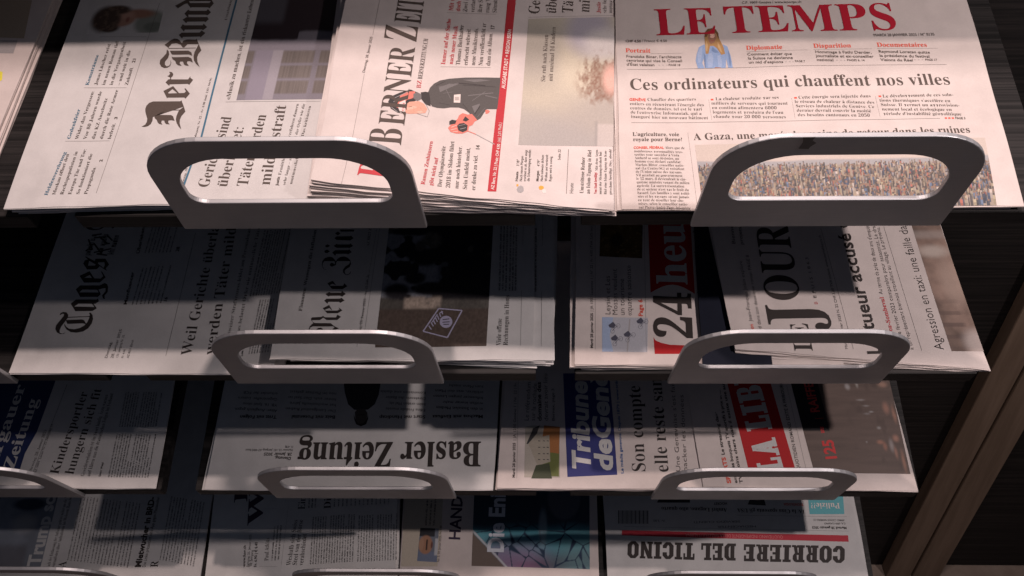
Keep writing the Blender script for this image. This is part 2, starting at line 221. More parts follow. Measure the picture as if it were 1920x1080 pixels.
["i","bz","beige_blur",[[-278.87,60.07],[-199.25,63.21],[-192.1,210.14],[-270.68,201.57]],60,70],
["t","bz","Sr","Sie ruft nach Klassen",-256.17,128.81,86.61,54.81,3.72,"k",0],
["t","bz","Sr","mit maximal 14 Kindern",-249.65,129.86,86.77,63.27,3.73,"k",0],
["t","bz","Sr","Gerichte",-260.98,207.54,86.06,53.88,9.73,"k",0],
["t","bz","Sr","überlastet",-245.65,209.37,86.18,60.35,9.77,"k",0],
["t","bz","Sr","Täter werden",-230.25,211.2,86.63,81.25,9.8,"k",0],
["t","bz","Sr","mild bestraft",-215.03,213.35,86.48,80.42,9.84,"k",0],
["t","bz","Sb","Justiz",-204.72,213.81,87.84,14.13,3.45,"r",0],
["t","bz","Ss","sehr lange",-199.3,214.22,87.84,24.33,3.46,"k",0],
["t","bz","Ss","mutmassliche",-193.88,214.63,86.71,31.22,3.46,"k",0],
["l","bz",-271.17,203.5,-192.02,212.13,0.2,"k",0],
["t","bz","Gb","Heute",-279.04,23.4,87.84,9.62,2.17,"k",0],
["t","bz","Gr","3°/8°",-278.06,38.35,87.84,7.07,2.19,"k",0],
["p","bz","Gs",["Noch nassen Morgen","trocknet es ab, dann steigt","die Schauerneigung wieder."],-275.57,23.59,3.04,0.17,87.84,32.5,2.17,"k"],
["t","bz","Gb","Morgen",-262.09,24.36,87.84,10.69,2.18,"k",0],
["t","bz","Gr","4°/9°",-261.16,39.33,87.84,7.07,2.2,"k",0],
["p","bz","Gs",["Nach teilweise dichten","Wolken und vereinzelt","Regen wird es sonnig."],-258.61,24.55,3.49,0.2,87.84,26.98,2.18,"k"],
["t","bz","Gs","Seite 22",-243.89,46.83,87.84,10.99,2.22,"k",0],
["g","bz",[[-278.9,18.15],[-276.74,19.58],[-274.57,18.4],[-274.23,14.5],[-276.16,12.44],[-278.86,12.94],[-279.96,15.48]],"lgrey",1],
["g","bz",[[-280.32,20.04],[-279.24,21.02],[-278.37,20.15],[-278.9,18.55],[-279.98,18.49]],"orange",0],
["g","bz",[[-262.11,19.09],[-260.48,20.5],[-258.31,19.96],[-257.78,18.03],[-259.74,16.35],[-261.58,16.51]],"orange",0],
["g","bz",[[-259.42,15.97],[-257.78,17.76],[-256.16,16.55],[-256.18,13.54],[-258.35,13.03],[-259.43,14.02]],"w",1],
["l","bz",-239.61,13.55,-237.04,58.18,0.35,"k",0],
["t","bz","Gl","Heute",-233.96,13.86,87.84,10.56,3.05,"k",0],
["t","bz","Sr","Umstrittene Redner",-225.7,14.32,86.39,36.51,3.05,"k",0],
["t","bz","Sr","an Islam-Tagung in Biel",-220.48,14.09,86.55,44.22,3.05,"k",0],
["t","bz","Sb","Von Stadt bewilligt",-214.82,14.4,87.84,21.32,2.18,"r",0],
["t","bz","Ss","Mit dem Argu-",-213.17,37.27,87.84,22.47,2.22,"k",0],
["p","bz","Ss",["ment der Meinungsfreiheit hat","Biel eine Islam-Tagung im Kon-","gresshaus bewilligt. Dies, obwohl"],-210.91,14.09,4.14,-0.03,87.84,45.93,2.19,"k"],
["g","bz",[[-356.49,111.71],[-355.07,116.95],[-351.89,121.6],[-346.93,125.35],[-339.01,127.68],[-325.3,129.66],[-308.04,130.84],[-294.77,131.45],[-295.63,114.29],[-297.03,96.43],[-302.69,96.06],[-305.85,95.86],[-308.23,91.68],[-310.9,85.81],[-313.64,83.5],[-315.86,82.94],[-319.12,86.71],[-320.6,90.89],[-325.24,94.9],[-329.8,96.33],[-336.55,96.18],[-342.12,94.95],[-347.75,95.17],[-352.32,96.59],[-355.06,101.61]],"coat3",1],
["g","bz",[[-362.7,111.3],[-358.79,112.29],[-355.59,111.77],[-354.46,105.28],[-353.45,96.67],[-358.04,98.53],[-361.73,104.07]],"coat4",2],
["l","bz",-347.73,118.18,-330.8,123.02,0.5,"coat2",3],
["l","bz",-330.8,123.02,-307.82,121.6,0.9,"coat4",3],
["l","bz",-343.98,111.08,-334.98,113.14,0.35,"coat2",3],
["l","bz",-327.29,121.03,-298.62,120.74,0.5,"coat4",3],
["l","bz",-322.34,109.58,-300.78,113.94,0.9,"coat2",3],
["l","bz",-346.89,100.7,-336.65,98.48,0.35,"coat4",3],
["l","bz",-318.75,103.99,-307.66,114.96,0.5,"coat2",3],
["l","bz",-316.06,89.75,-311.8,98.65,0.9,"coat4",3],
["l","bz",-313.74,87.05,-307.24,97.21,0.35,"coat2",3],
["l","bz",-350.07,119.5,-342.31,124.48,0.5,"coat4",3],
["l","bz",-307.56,110.56,-297.25,108.31,0.9,"coat2",3],
["l","bz",-326.56,100.58,-320.64,92.32,0.35,"coat4",3],
["l","bz",-341.98,117.09,-336.95,105.7,0.5,"coat2",3],
["g","bz",[[-347.69,117.44],[-338.77,122.04],[-330.76,121.99],[-337.46,118.13],[-346.32,112.39]],"coat2",2],
["g","bz",[[-318.57,98.21],[-311.88,101.53],[-313.37,94.22],[-316.1,91.18]],"coat2",2],
["g","bz",[[-327.5,126.97],[-312.6,128.58],[-303.36,127.86],[-317.1,124.99]],"coat2",2],
["g","bz",[[-334.28,109.96],[-328.64,110.92],[-328.64,101.6],[-334.17,101.53]],"w",4],
["l","bz",-333.06,107.71,-333.02,103.78,0.4,"k",5],
["l","bz",-332.04,107.77,-332.0,103.85,0.4,"k",5],
["l","bz",-331.02,107.84,-330.99,103.91,0.4,"k",5],
["l","bz",-330.0,107.91,-329.97,103.98,0.4,"k",5],
["g","bz",[[-389.52,99.36],[-387.71,105.27],[-380.16,110.14],[-371.36,113.95],[-365.52,111.11],[-361.81,105.52],[-368.29,100.75],[-374.73,96.0],[-374.73,87.43],[-380.93,88.45],[-386.78,92.36]],"coat4",3],
["g","bz",[[-380.69,101.38],[-379.91,106.51],[-374.58,111.24],[-367.87,112.42],[-366.48,108.12],[-369.63,104.28],[-374.03,102.54],[-376.96,95.86],[-379.55,92.82],[-382.43,94.07]],"red6",4],
["g","bz",[[-379.99,99.26],[-375.15,102.47],[-374.08,94.61],[-375.33,88.1],[-378.71,88.59],[-380.76,94.18]],"w",5],
["l","bz",-386.38,102.45,-372.38,112.12,0.5,"lgrey",5],
["l","bz",-385.06,99.65,-379.72,103.61,0.5,"lgrey",5],
["l","bz",-386.32,93.82,-380.98,89.16,0.5,"lgrey",5],
["t","bz","Gb","CCH",-375.67,89.93,87.84,9.2,1.78,"r",0],
["g","bz",[[-374.77,96.72],[-371.65,100.53],[-363.85,101.76],[-359.2,99.17],[-356.09,93.62],[-357.54,89.24],[-363.08,88.46],[-370.84,87.68],[-374.22,88.17]],"skin2",4],
["g","bz",[[-373.52,94.65],[-368.03,96.44],[-364.59,95.22],[-367.81,92.87],[-372.78,91.83]],"skin5",5],
["g","bz",[[-365.41,90.16],[-361.02,91.44],[-359.25,89.84],[-363.1,88.74]],"skin5",5],
["l","bz",-372.18,94.73,-369.11,95.79,0.45,"hair",5],
["l","bz",-362.58,95.35,-361.1,92.87,0.4,"skin",5],
["l","bz",-367.94,95.01,-367.06,89.63,0.25,"skin",5],
["g","bz",[[-368.82,109.43],[-365.54,111.4],[-362.02,109.15],[-361.73,104.07],[-364.97,101.69],[-368.51,104.35]],"coat2",5],
["l","bz",-358.12,99.97,-354.31,91.59,0.25,"coat2",5],
["l","bz",-354.31,91.59,-355.64,85.09,0.25,"coat2",5],
["l","bz",-355.64,85.09,-364.18,88.1,0.25,"coat2",5],
["g","bz",[[-337.86,74.23],[-335.26,78.61],[-330.45,83.86],[-328.93,88.22],[-326.21,90.53],[-321.66,89.11],[-318.32,89.9],[-315.98,86.91],[-313.64,83.5],[-315.83,81.95],[-317.4,78.32],[-320.14,76.74],[-321.08,71.36],[-325.44,69.0],[-330.98,68.8],[-335.47,70.19]],"red6",2],
["g","bz",[[-325.93,82.73],[-323.84,87.12],[-320.37,83.79],[-323.09,81.49]],"coat4",3],
["g","bz",[[-337.05,81.32],[-334.89,83.15],[-330.95,82.41],[-331.93,78.82],[-336.9,77.8]],"coat4",3],
["g","bz",[[-330.4,76.8],[-328.6,79.31],[-324.72,80.12],[-321.52,77.78],[-321.9,72.43],[-325.49,70.25],[-329.1,71.98]],"coat4",3],
["l","bz",-329.07,76.89,-323.55,78.64,0.35,"lgrey",5],
["l","bz",-327.83,73.46,-322.88,75.17,0.5,"lgrey",5],
["l","bz",-335.12,75.11,-330.76,77.48,0.6,"pinkish",4],
["l","bz",-335.56,72.28,-330.62,73.98,0.6,"pinkish",4],
["l","bz",-333.81,70.29,-329.41,71.26,0.6,"pinkish",4],
["g","bz",[[-307.17,94.62],[-304.93,95.34],[-303.2,93.73],[-304.61,91.2],[-306.85,90.63]],"red6",2],
["l","bz",-321.1,71.78,-314.33,68.71,0.8,"red6",3],
["l","bz",-314.33,68.71,-298.59,59.29,0.7,"lgrey",2],
["t","temps","St","LE",-155.54,189.58,1.13,55.63,31.52,"red3",0],
["t","temps","St","TEMPS",-92.19,191.24,0.58,156.12,32.28,"red3",0],
["t","temps","Gs","C.P. 1009 Genève / www.letemps.ch",-74.01,226.54,0.73,54.82,3.04,"k",0],
["t","temps","Gb","CHF 4.50",-183.13,181.9,-1.16,13.93,2.88,"k",0],
["t","temps","Gs","/ France € 4.50",-168.25,182.07,-1.16,22.54,2.88,"k",0],
["t","temps","Gs","MARDI 28 JANVIER 2025 / N° 8135",39.16,184.76,1.41,54.8,3.24,"k",0],
["t","temps","St","Portrait",-183.71,169.85,-1.16,22.39,4.81,"r2",0],
["t","temps","St","Diplomatie",-76.17,171.02,0.0,32.21,4.82,"r2",0],
["t","temps","St","Disparition",-16.4,172.01,0.51,33.58,4.84,"r2",0],
["t","temps","St","Documentaires",39.89,172.72,0.24,44.76,4.86,"r2",0],
["p","temps","Gm",["Franziska Biner, l'architecte","centriste qui vise le Conseil","d'État valaisan"],-183.54,163.57,0.01,-4.67,-1.16,49.77,3.14,"k"],
["p","temps","Gm",["Comment éviter que","la Suisse ne devienne","un nid d'espions"],-75.95,164.43,0.19,-4.66,-1.16,39.46,3.15,"k"],
["p","temps","Gm",["Hommage à Fathi Derder,","journaliste et ex-conseiller","national"],-15.89,165.73,0.03,-4.66,-1.16,50.69,3.16,"k"],
["p","temps","Gm",["Raymond Loretan quitte","la présidence du festival","Visions du Réel"],40.09,165.82,0.08,-4.81,-1.16,45.33,3.17,"k"],
["t","temps","Gm","PAGE 18",-146.26,153.89,-1.16,10.38,2.23,"k",0],
["t","temps","Gm","PAGE 7",-35.19,155.35,-1.16,8.89,2.24,"k",0],
["t","temps","Gm","PAGES 6, 14",10.85,156.41,-1.16,15.47,2.25,"k",0],
["t","temps","Gm","PAGE 17",79.54,156.76,-1.16,10.29,2.26,"k",0],
["l","temps",-155.15,154.9,-153.73,154.89,0.9,"lgrey2",0],
["l","temps",-151.84,154.93,-150.43,154.92,0.9,"lgrey2",0],
["l","temps",-148.54,154.97,-147.12,154.95,0.9,"lgrey2",0],
["l","temps",-43.53,156.05,-42.13,156.03,0.9,"lgrey2",0],
["l","temps",-40.26,156.01,-38.85,156.0,0.9,"lgrey2",0],
["l","temps",-37.45,155.99,-36.04,155.98,0.9,"lgrey2",0],
["l","temps",1.66,157.48,3.07,157.47,0.9,"lgrey2",0],
["l","temps",4.94,157.45,6.34,157.44,0.9,"lgrey2",0],
["l","temps",8.21,157.42,9.61,157.41,0.9,"lgrey2",0],
["l","temps",69.95,157.78,71.35,157.76,0.9,"lgrey2",0],
["l","temps",73.22,157.81,74.62,157.8,0.9,"lgrey2",0],
["l","temps",76.49,157.84,77.89,157.83,0.9,"lgrey2",0],
["l","temps",-161.41,168.38,-132.88,168.42,0.15,"k",0],
["l","temps",-76.41,168.82,-21.94,169.55,0.15,"k",0],
["l","temps",-16.67,170.12,34.8,170.57,0.15,"k",0],
["l","temps",39.56,170.83,93.24,171.25,0.15,"k",0],
["l","temps",-183.25,149.91,97.22,152.29,0.25,"k",0],
["t","temps","Sm","Ces ordinateurs qui chauffent nos villes",-182.07,126.5,0.57,278.58,12.39,"k",0],
["t","temps","Gb","GENÈVE",-183.16,114.02,-1.16,14.31,2.96,"r2",0],
["t","temps","Ss","Chauffer des quartiers",-167.47,114.19,0.35,42.38,3.2,"k",0],
["p","temps","Ss",["entiers en récupérant l'énergie des","centres de données, tel est le pari","de l'entreprise Infomaniak, qui a","inauguré hier un nouveau bâtiment"],-182.93,109.31,0.07,-4.76,-1.16,66.08,3.18,"k"],
["t","temps","Ss","La chaleur produite par ses",-108.55,114.33,0.79,54.68,3.2,"k",0],
["p","temps","Ss",["milliers de serveurs qui tournent","en continu alimentera 6000","logements et produira de l'eau","chaude pour 20 000 personnes"],-112.65,109.65,0.16,-4.85,-1.16,65.42,3.18,"k"],
["t","temps","Ss","Cette énergie sera injectée dans",-37.48,114.37,1.18,62.34,3.21,"k",0],
["p","temps","Ss",["le réseau de chaleur à distance des","Services industriels de Genève. Ce","dernier devrait couvrir la moitié","des besoins cantonaux en 2050"],-41.27,109.99,0.27,-4.74,-1.16,67.98,3.19,"k"],
["t","temps","Ss","Le développement de ces solu-",34.81,115.27,1.21,60.8,3.23,"k",0],
["p","temps","Ss",["tions thermiques s'accélère en","Suisse. Il permet un approvision-","nement local et écologique en","période d'instabilité géopolitique"],31.3,110.9,0.2,-4.84,-1.16,66.72,3.21,"k"],
["l","temps",-112.6,115.24,-110.3,115.23,1.7,"r2",0],
["l","temps",-40.98,115.57,-38.69,115.55,1.7,"r2",0],
["l","temps",31.43,116.77,33.71,116.75,1.7,"r2",0],
["l","temps",-114.41,115.55,-113.75,92.82,0.12,"k",0],
["l","temps",-43.27,115.59,-43.03,93.48,0.12,"k",0],
["l","temps",28.69,116.79,28.88,94.69,0.12,"k",0],
["l","temps",-182.55,89.86,78.69,92.05,0.25,"k",0],
["t","temps","Gm","PAGE 3",91.48,91.1,-1.16,8.55,2.33,"k",0],
["l","temps",82.78,92.31,84.58,92.35,1.5,"r2",0],
["l","temps",85.68,92.28,87.49,92.33,1.5,"r2",0],
["l","temps",88.59,92.26,90.39,92.31,1.5,"r2",0],
["t","temps","Sb","L'agriculture, voie",-182.37,75.63,0.04,39.63,3.73,"k",0],
["t","temps","Sb","royale pour Berne?",-182.21,70.01,0.41,41.76,3.71,"k",0],
["l","temps",-135.26,79.28,-133.73,1.64,0.15,"k",0],
["t","temps","Gb","CONSEIL FÉDÉRAL",-182.18,61.93,0.28,25.47,2.45,"r2",0],
["t","temps","Ss","Alors que de",-155.82,62.05,-1.16,16.5,2.56,"k",0],
["p","temps","Ss",["nombreuses personnalités pres-","senties pour succéder à Viola","Amherd se sont désistées, un","homme s'est déclaré candidat:","Markus Ritter, conseiller natio-","nal (Le Centre/SG) et président","de l'Union suisse des paysans.","S'il accédait au gouvernement","le 12 mars, il deviendrait le cin-","quième ministre venant du milieu","agricole. La surreprésentation","de ce secteur n'est pas le fruit du","hasard. Les familles y sont politi-","sées et les paysans «n'ont jamais","eu peur de mouiller leur che-","mise», selon le conseiller natio-","nal Pierre-André Page, lui-même"],-181.92,58.33,0.04,-3.52,-1.16,43.29,2.55,"k"],
["t","temps","Sm","A Gaza, une marée humaine de retour dans les ruines",-130.96,71.37,1.29,232.24,7.05,"k",0],
["i","temps","crowd",[[-129.4,2.14],[105.31,3.78],[111.57,71.52],[-130.48,66.34]],220,60],
["g","temps",[[-121.96,159.56],[-120.31,167.36],[-117.67,175.21],[-113.44,178.08],[-107.51,177.75],[-103.6,177.05],[-95.58,177.9],[-92.33,175.62],[-90.5,164.46],[-89.96,150.51],[-93.87,150.54],[-94.69,161.9],[-96.31,150.56],[-113.89,150.72],[-114.36,162.09],[-116.28,156.92],[-114.87,150.73],[-120.58,150.27]],"lblue",1],
["g","temps",[[-112.21,175.16],[-111.65,187.1],[-110.98,192.46],[-107.84,196.2],[-104.24,197.11],[-100.86,195.72],[-99.1,190.99],[-98.81,185.64],[-95.87,175.0],[-95.16,167.12],[-98.73,165.84],[-101.93,173.74],[-104.66,176.4],[-107.63,176.43],[-109.95,167.26],[-112.42,167.28]],"blond",2],
["g","temps",[[-108.66,187.07],[-107.68,192.43],[-104.49,194.41],[-101.67,192.36],[-100.68,186.99],[-103.23,181.02],[-106.46,178.4],[-108.4,181.07]],"skin3",3],
["l","temps",-107.32,188.66,-105.52,188.65,0.3,"hair",4],
["l","temps",-103.55,188.36,-101.95,188.34,0.3,"hair",4],
["l","temps",-106.55,182.78,-103.87,182.76,0.35,"r",4],
["g","temps",[[-111.45,187.1],[-110.98,192.46],[-107.79,196.74],[-104.2,197.52],[-100.82,196.13],[-98.8,190.99],[-99.34,184.31],[-100.8,191.01],[-104.45,194.82],[-107.68,192.43],[-109.66,187.08]],"hair2",4],
["g","temps",[[-109.95,167.26],[-106.87,168.53],[-105.99,162.01],[-107.93,151.69],[-111.4,151.21],[-111.64,159.47]],"lblue2",2],
["g","temps",[[-102.31,164.57],[-99.72,165.85],[-98.63,156.76],[-99.98,150.98],[-102.62,151.0]],"lblue2",2],
["g","temps",[[-119.82,167.35],[-116.79,173.88],[-114.69,175.18],[-116.1,164.7],[-118.25,156.94],[-120.01,156.96]],"lblue2",2],
["g","temps",[[-92.17,172.33],[-91.22,167.08],[-90.8,156.69],[-92.3,151.55],[-92.76,156.7]],"lblue3",2],
["g","temps",[[-114.08,168.6],[-112.65,164.67],[-113.31,151.74],[-114.63,151.24],[-114.49,159.49]],"lblue3",2],
["g","temps",[[-105.77,175.09],[-101.75,170.45],[-100.46,168.47],[-104.4,168.51],[-107.12,171.16]],"lblue3",2],
["g","temps",[[-105.49,151.67],[-100.15,151.24],[-100.71,150.47],[-106.08,150.52]],"skin3",3],
["g","temps",[[-110.51,183.09],[-109.5,177.77],[-110.7,169.88],[-112.07,171.21],[-111.68,177.79]],"blond2",3],
["g","temps",[[-100.69,181.66],[-98.71,176.34],[-97.5,168.44],[-98.91,169.11],[-100.82,175.04]],"blond2",3],
["g","temps",[[-106.5,191.07],[-103.25,191.57],[-102.05,188.34],[-103.79,185.69],[-106.56,185.98]],"skin5",4],
["g","far",[[-771.71,190.94],[-733.89,189.14],[-739.03,237.4],[-774.94,237.94]],"beige",0],
["g","far",[[-779.34,217.58],[-759.49,215.28],[-761.75,230.89],[-783.63,232.58]],"coat",0],
["g","far",[[-760.19,133.87],[-749.65,130.7],[-740.62,139.79],[-742.71,149.11],[-753.35,152.35]],"yellow",0],
["g","far",[[-766.14,171.48],[-738.95,171.14],[-739.17,186.61],[-765.6,186.95]],"lgrey",0],
["g","tages",[[-742.07,62.18],[-742.05,64.53],[-739.4,65.94],[-735.87,65.46],[-733.48,62.63],[-733.11,59.34],[-734.95,54.66],[-737.4,49.07],[-737.93,45.37],[-736.91,42.59],[-734.31,41.67],[-731.27,43.04],[-732.58,41.48],[-736.31,41.21],[-740.15,43.06],[-742.59,46.76],[-742.95,50.94],[-740.39,56.07],[-737.82,61.23],[-737.97,63.58],[-739.75,63.87],[-741.16,62.65]],"k",0,"masthead"],
["g","tages",[[-733.33,60.28],[-710.98,61.17],[-710.76,60.23],[-733.11,59.34]],"k",0,"masthead"],
["g","tages",[[-734.6,56.72],[-718.61,57.43],[-715.84,56.49],[-712.21,51.82],[-716.29,52.94],[-731.85,52.41]],"k",0,"masthead"],
["g","tages",[[-734.96,52.98],[-732.43,49.53],[-728.9,47.2],[-723.65,46.45],[-718.43,47.65],[-714.43,50.43],[-712.01,54.62],[-711.22,59.29],[-711.36,62.11],[-712.87,64.94],[-711.21,65.13],[-708.64,62.11],[-707.16,57.88],[-707.34,52.74],[-709.55,47.63],[-713.76,43.94],[-720.19,42.57],[-726.27,43.31],[-731.22,46.28],[-734.24,50.0]],"k",0,"masthead"],
["g","tages",[[-734.12,75.24],[-729.93,80.01],[-709.33,80.15],[-707.83,81.1],[-705.89,78.22],[-709.06,75.18],[-710.77,75.18],[-706.2,70.13],[-709.76,67.01],[-727.19,66.67]],"k",0,"masthead"],
["g","tages",[[-729.33,72.08],[-726.22,75.22],[-712.49,75.19],[-709.09,71.56]],"paperdark2",1,"masthead"],
["g","tages",[[-732.9,91.79],[-729.5,96.44],[-709.59,96.58],[-705.0,99.29],[-702.12,98.01],[-700.49,94.6],[-699.64,88.78],[-701.8,84.93],[-701.16,82.04],[-699.92,80.31],[-702.77,81.57],[-704.39,84.94],[-702.01,89.76],[-702.88,93.64],[-706.99,92.68],[-709.79,91.72],[-706.0,86.39],[-708.3,83.22],[-726.35,83.07],[-728.99,86.93]],"k",0,"masthead"],
["g","tages",[[-728.29,88.38],[-726.19,91.57],[-711.05,91.53],[-708.6,88.32]],"paperdark2",1,"masthead"],
["g","tages",[[-732.86,107.73],[-723.86,113.33],[-717.13,104.92],[-710.53,104.6],[-708.36,107.35],[-711.94,112.79],[-711.17,113.29],[-705.66,106.16],[-710.36,99.99],[-726.37,99.75]],"k",0,"masthead"],
["g","tages",[[-727.7,105.45],[-722.66,108.88],[-719.37,105.22]],"paperdark2",1,"masthead"],
["g","tages",[[-732.52,122.33],[-731.7,126.33],[-728.85,127.33],[-732.68,130.56],[-731.87,130.86],[-721.34,125.29],[-721.14,128.3],[-711.05,128.46],[-705.54,121.42],[-708.01,116.75],[-705.77,113.76],[-708.56,115.26],[-714.7,119.26],[-716.98,115.79],[-726.94,115.33]],"k",0,"masthead"],
["g","tages",[[-727.18,125.81],[-719.11,121.27],[-720.15,120.08],[-727.11,119.81]],"paperdark2",1,"masthead"],
["g","tages",[[-717.48,123.77],[-710.99,124.24],[-709.78,120.74],[-710.31,117.25],[-717.14,122.27]],"paperdark2",1,"masthead"],
["t","tages","F","Anzeiger",-704.34,163.44,92.77,119.16,36.47,"k",0],
["f","tages",3,-727.89,132.28,12.2,0.59,86.84,27.33,7.86,"k",7],
["l","tages",-729.07,142.28,-733.59,137.45,1.6,"k",1],
["l","tages",-727.37,147.15,-715.98,134.16,1.6,"k",1],
["l","tages",-716.47,155.27,-728.86,153.69,1.6,"k",1],
["l","tages",-710.41,147.07,-718.52,145.48,1.6,"k",1],
["l","tages",-707.57,140.57,-724.77,135.8,1.6,"k",1],
["l","tages",-723.56,155.3,-713.24,147.08,1.6,"k",1],
["l","tages",-734.16,152.08,-726.92,139.04,1.6,"k",1],
["l","tages",-721.6,134.18,-710.01,132.52,1.6,"k",1],
["l","tages",-715.41,156.9,-708.3,150.32,1.6,"k",1],
["l","tages",-731.03,156.98,-721.46,158.58,1.6,"k",1],
["t","tages","Gr","Dienstag,",-683.45,14.97,86.84,17.89,2.64,"k",0],
["t","tages","Gr","28. Januar 2025",-677.65,14.96,86.08,31.87,2.64,"k",0],
["p","tages","Gs",["133. Jahrgang Nr. 22","Fr. 4.90","AZ 8021 Zürich"],-673.03,15.53,5.27,-0.0,86.84,24.83,2.11,"k"],
["t","tages","Gb","Mamfluencer",-676.98,74.18,90.28,37.59,3.26,"k",0],
["f","tages",5,-670.46,74.16,7.11,0.44,86.84,43.88,2.72,"k",3],
["t","tages","Gb","16",-636.83,77.1,86.84,5.47,3.26,"k",0],
["t","tages","Gb","Überleben",-676.16,133.99,91.52,31.97,3.36,"k",0],
["f","tages",5,-669.57,134.6,6.55,0.13,86.84,32.64,2.8,"k",4],
["t","tages","Gb","28",-635.12,135.74,86.84,5.83,3.36,"k",0],
["l","tages",-626.61,17.77,-621.2,158.41,0.3,"k",0],
["t","tages","Sr","Weil Gerichte überlastet sind,",-601.57,18.89,88.15,212.22,10.52,"k",0],
["t","tages","Sr","werden Täter mild bestraft",-579.07,19.44,89.81,211.45,10.51,"k",0],
["t","tages","Ss","Jeder Schweizer Strafprozess leidet am Personalmangel, sagt die",-566.63,17.16,88.63,179.08,3.67,"k",0],
["t","tages","Ss","Leute – das belastet Opfer wie mutmassliche Täter stark.",-557.72,17.15,88.37,165.53,3.67,"k",0],
["t","tages","Gb","Lisa Aeschlimann",-550.38,17.14,90.89,27.65,2.1,"k",0],
["f","tages",6,-543.91,19.41,4.76,0.45,86.84,60.01,2.36,"k",5],
["f","tages",6,-543.54,83.53,4.69,0.6,86.84,77.84,2.44,"k",6],
["f","tages",3,-551.58,82.95,2.98,-0.01,86.84,78.43,2.44,"k",9],
["t","nzz","St","Finanzen: Weswegen die Inflation steigt und steigt",-494.89,60.15,87.66,141.68,3.15,"k",0],
["g","nzz",[[-485.87,40.57],[-485.33,43.46],[-483.35,46.38],[-480.89,47.69],[-483.06,48.96],[-484.58,50.56],[-485.03,52.5],[-483.9,53.81],[-475.24,54.35],[-473.52,55.66],[-471.72,54.12],[-460.67,54.04],[-459.7,57.1],[-455.79,54.73],[-459.21,51.13],[-469.65,51.03],[-473.12,53.59],[-474.43,52.28],[-476.02,50.84],[-483.54,50.63],[-483.68,49.28],[-482.03,47.55],[-465.25,47.71],[-460.81,44.03],[-456.59,42.27],[-459.88,40.51],[-460.45,37.63],[-460.29,33.17],[-457.61,29.4],[-459.97,30.01],[-462.11,34.11],[-463.08,40.8],[-461.04,43.38],[-462.56,44.14],[-482.19,43.81],[-484.36,42.51],[-484.97,40.26],[-483.27,38.04],[-479.89,38.71],[-476.82,42.26],[-473.96,42.61],[-472.06,41.03],[-471.9,38.47],[-473.88,36.54],[-475.5,35.57],[-475.71,37.48],[-473.77,38.13],[-473.97,40.05],[-475.92,39.39],[-478.52,36.81],[-481.83,35.5],[-484.31,37.07]],"k",0,"masthead"],
["g","nzz",[[-474.84,64.14],[-468.78,67.69],[-465.28,62.14],[-465.84,61.94],[-468.14,64.4],[-472.57,62.07],[-471.63,61.42],[-460.27,61.66],[-458.05,62.86],[-459.35,65.28],[-455.14,61.78],[-459.38,58.6],[-469.85,58.43]],"k",0,"masthead"],
["g","nzz",[[-474.27,72.45],[-472.16,74.72],[-459.24,74.85],[-457.27,75.73],[-454.05,72.78],[-458.18,70.1],[-459.47,71.27],[-470.02,71.17],[-470.67,68.98]],"k",0,"masthead"],
["g","nzz",[[-473.89,79.9],[-470.32,82.4],[-468.74,81.41],[-458.43,81.52],[-457.76,83.73],[-453.57,80.1],[-456.81,77.07],[-458.97,78.04],[-468.97,77.95],[-470.65,77.13]],"k",0,"masthead"],
["g","nzz",[[-473.31,92.32],[-468.08,95.08],[-463.97,89.71],[-468.03,91.7],[-470.53,90.12],[-469.54,89.12],[-457.12,89.31],[-456.34,92.28],[-452.81,88.81],[-457.35,85.54],[-467.99,85.64]],"k",0,"masthead"],
["g","nzz",[[-472.05,127.9],[-469.48,130.59],[-455.71,130.72],[-455.2,131.78],[-452.15,128.3],[-455.83,125.68],[-456.82,126.51],[-467.97,126.4],[-468.63,123.95]],"k",0,"masthead"],
["g","nzz",[[-471.33,135.64],[-468.57,138.35],[-467.87,137.44],[-455.14,137.56],[-454.65,138.84],[-451.46,135.83],[-455.31,132.98],[-455.98,133.67],[-468.09,133.56]],"k",0,"masthead"],
["g","nzz",[[-471.54,144.86],[-469.46,147.23],[-455.45,147.37],[-454.94,148.45],[-451.88,145.05],[-454.98,142.39],[-469.03,142.96]],"k",0,"masthead"],
["g","nzz",[[-467.23,155.5],[-451.92,155.51],[-452.32,153.13],[-465.76,153.0]],"k",0,"masthead"],
["g","nzz",[[-480.37,129.43],[-478.74,131.2],[-476.91,131.08],[-474.59,129.13],[-477.12,127.36],[-479.26,127.55]],"k",0,"masthead"],
["g","nzz",[[-480.17,136.12],[-477.91,137.7],[-475.01,136.03],[-477.22,134.03],[-479.38,134.36]],"k",0,"masthead"],
["g","nzz",[[-471.53,150.79],[-468.82,152.97],[-465.85,150.85],[-468.37,148.46]],"k",0,"masthead"],
["g","nzz",[[-481.21,113.76],[-480.94,117.91],[-478.91,121.41],[-474.86,122.98],[-471.16,122.18],[-468.47,119.42],[-467.36,117.35],[-466.14,120.14],[-463.37,122.6],[-459.21,123.13],[-455.45,121.64],[-452.78,118.88],[-451.5,114.74],[-452.64,110.94],[-456.0,108.5],[-457.29,106.42],[-456.73,103.69],[-454.8,102.21],[-452.46,102.71],[-451.26,105.8],[-450.84,105.8],[-451.3,103.06],[-453.54,101.54],[-456.27,101.99],[-458.58,104.36],[-459.04,107.78],[-456.89,111.58],[-453.53,114.03],[-452.71,116.8],[-453.29,117.84],[-465.91,117.92],[-466.8,115.97],[-466.76,113.21],[-468.37,112.5],[-470.63,111.24],[-472.68,112.46],[-472.93,114.88],[-471.12,115.93],[-469.21,114.91],[-467.79,113.89],[-468.0,115.96],[-468.91,117.89],[-479.12,117.79],[-480.34,115.15],[-480.27,111.7],[-478.14,108.62],[-475.38,107.96],[-478.09,108.14],[-480.27,110.66]],"k",0,"masthead"],
["t","nzz","Ss","Dienstag, 28. Januar 2025",-435.47,29.49,86.43,45.58,2.32,"k",0],
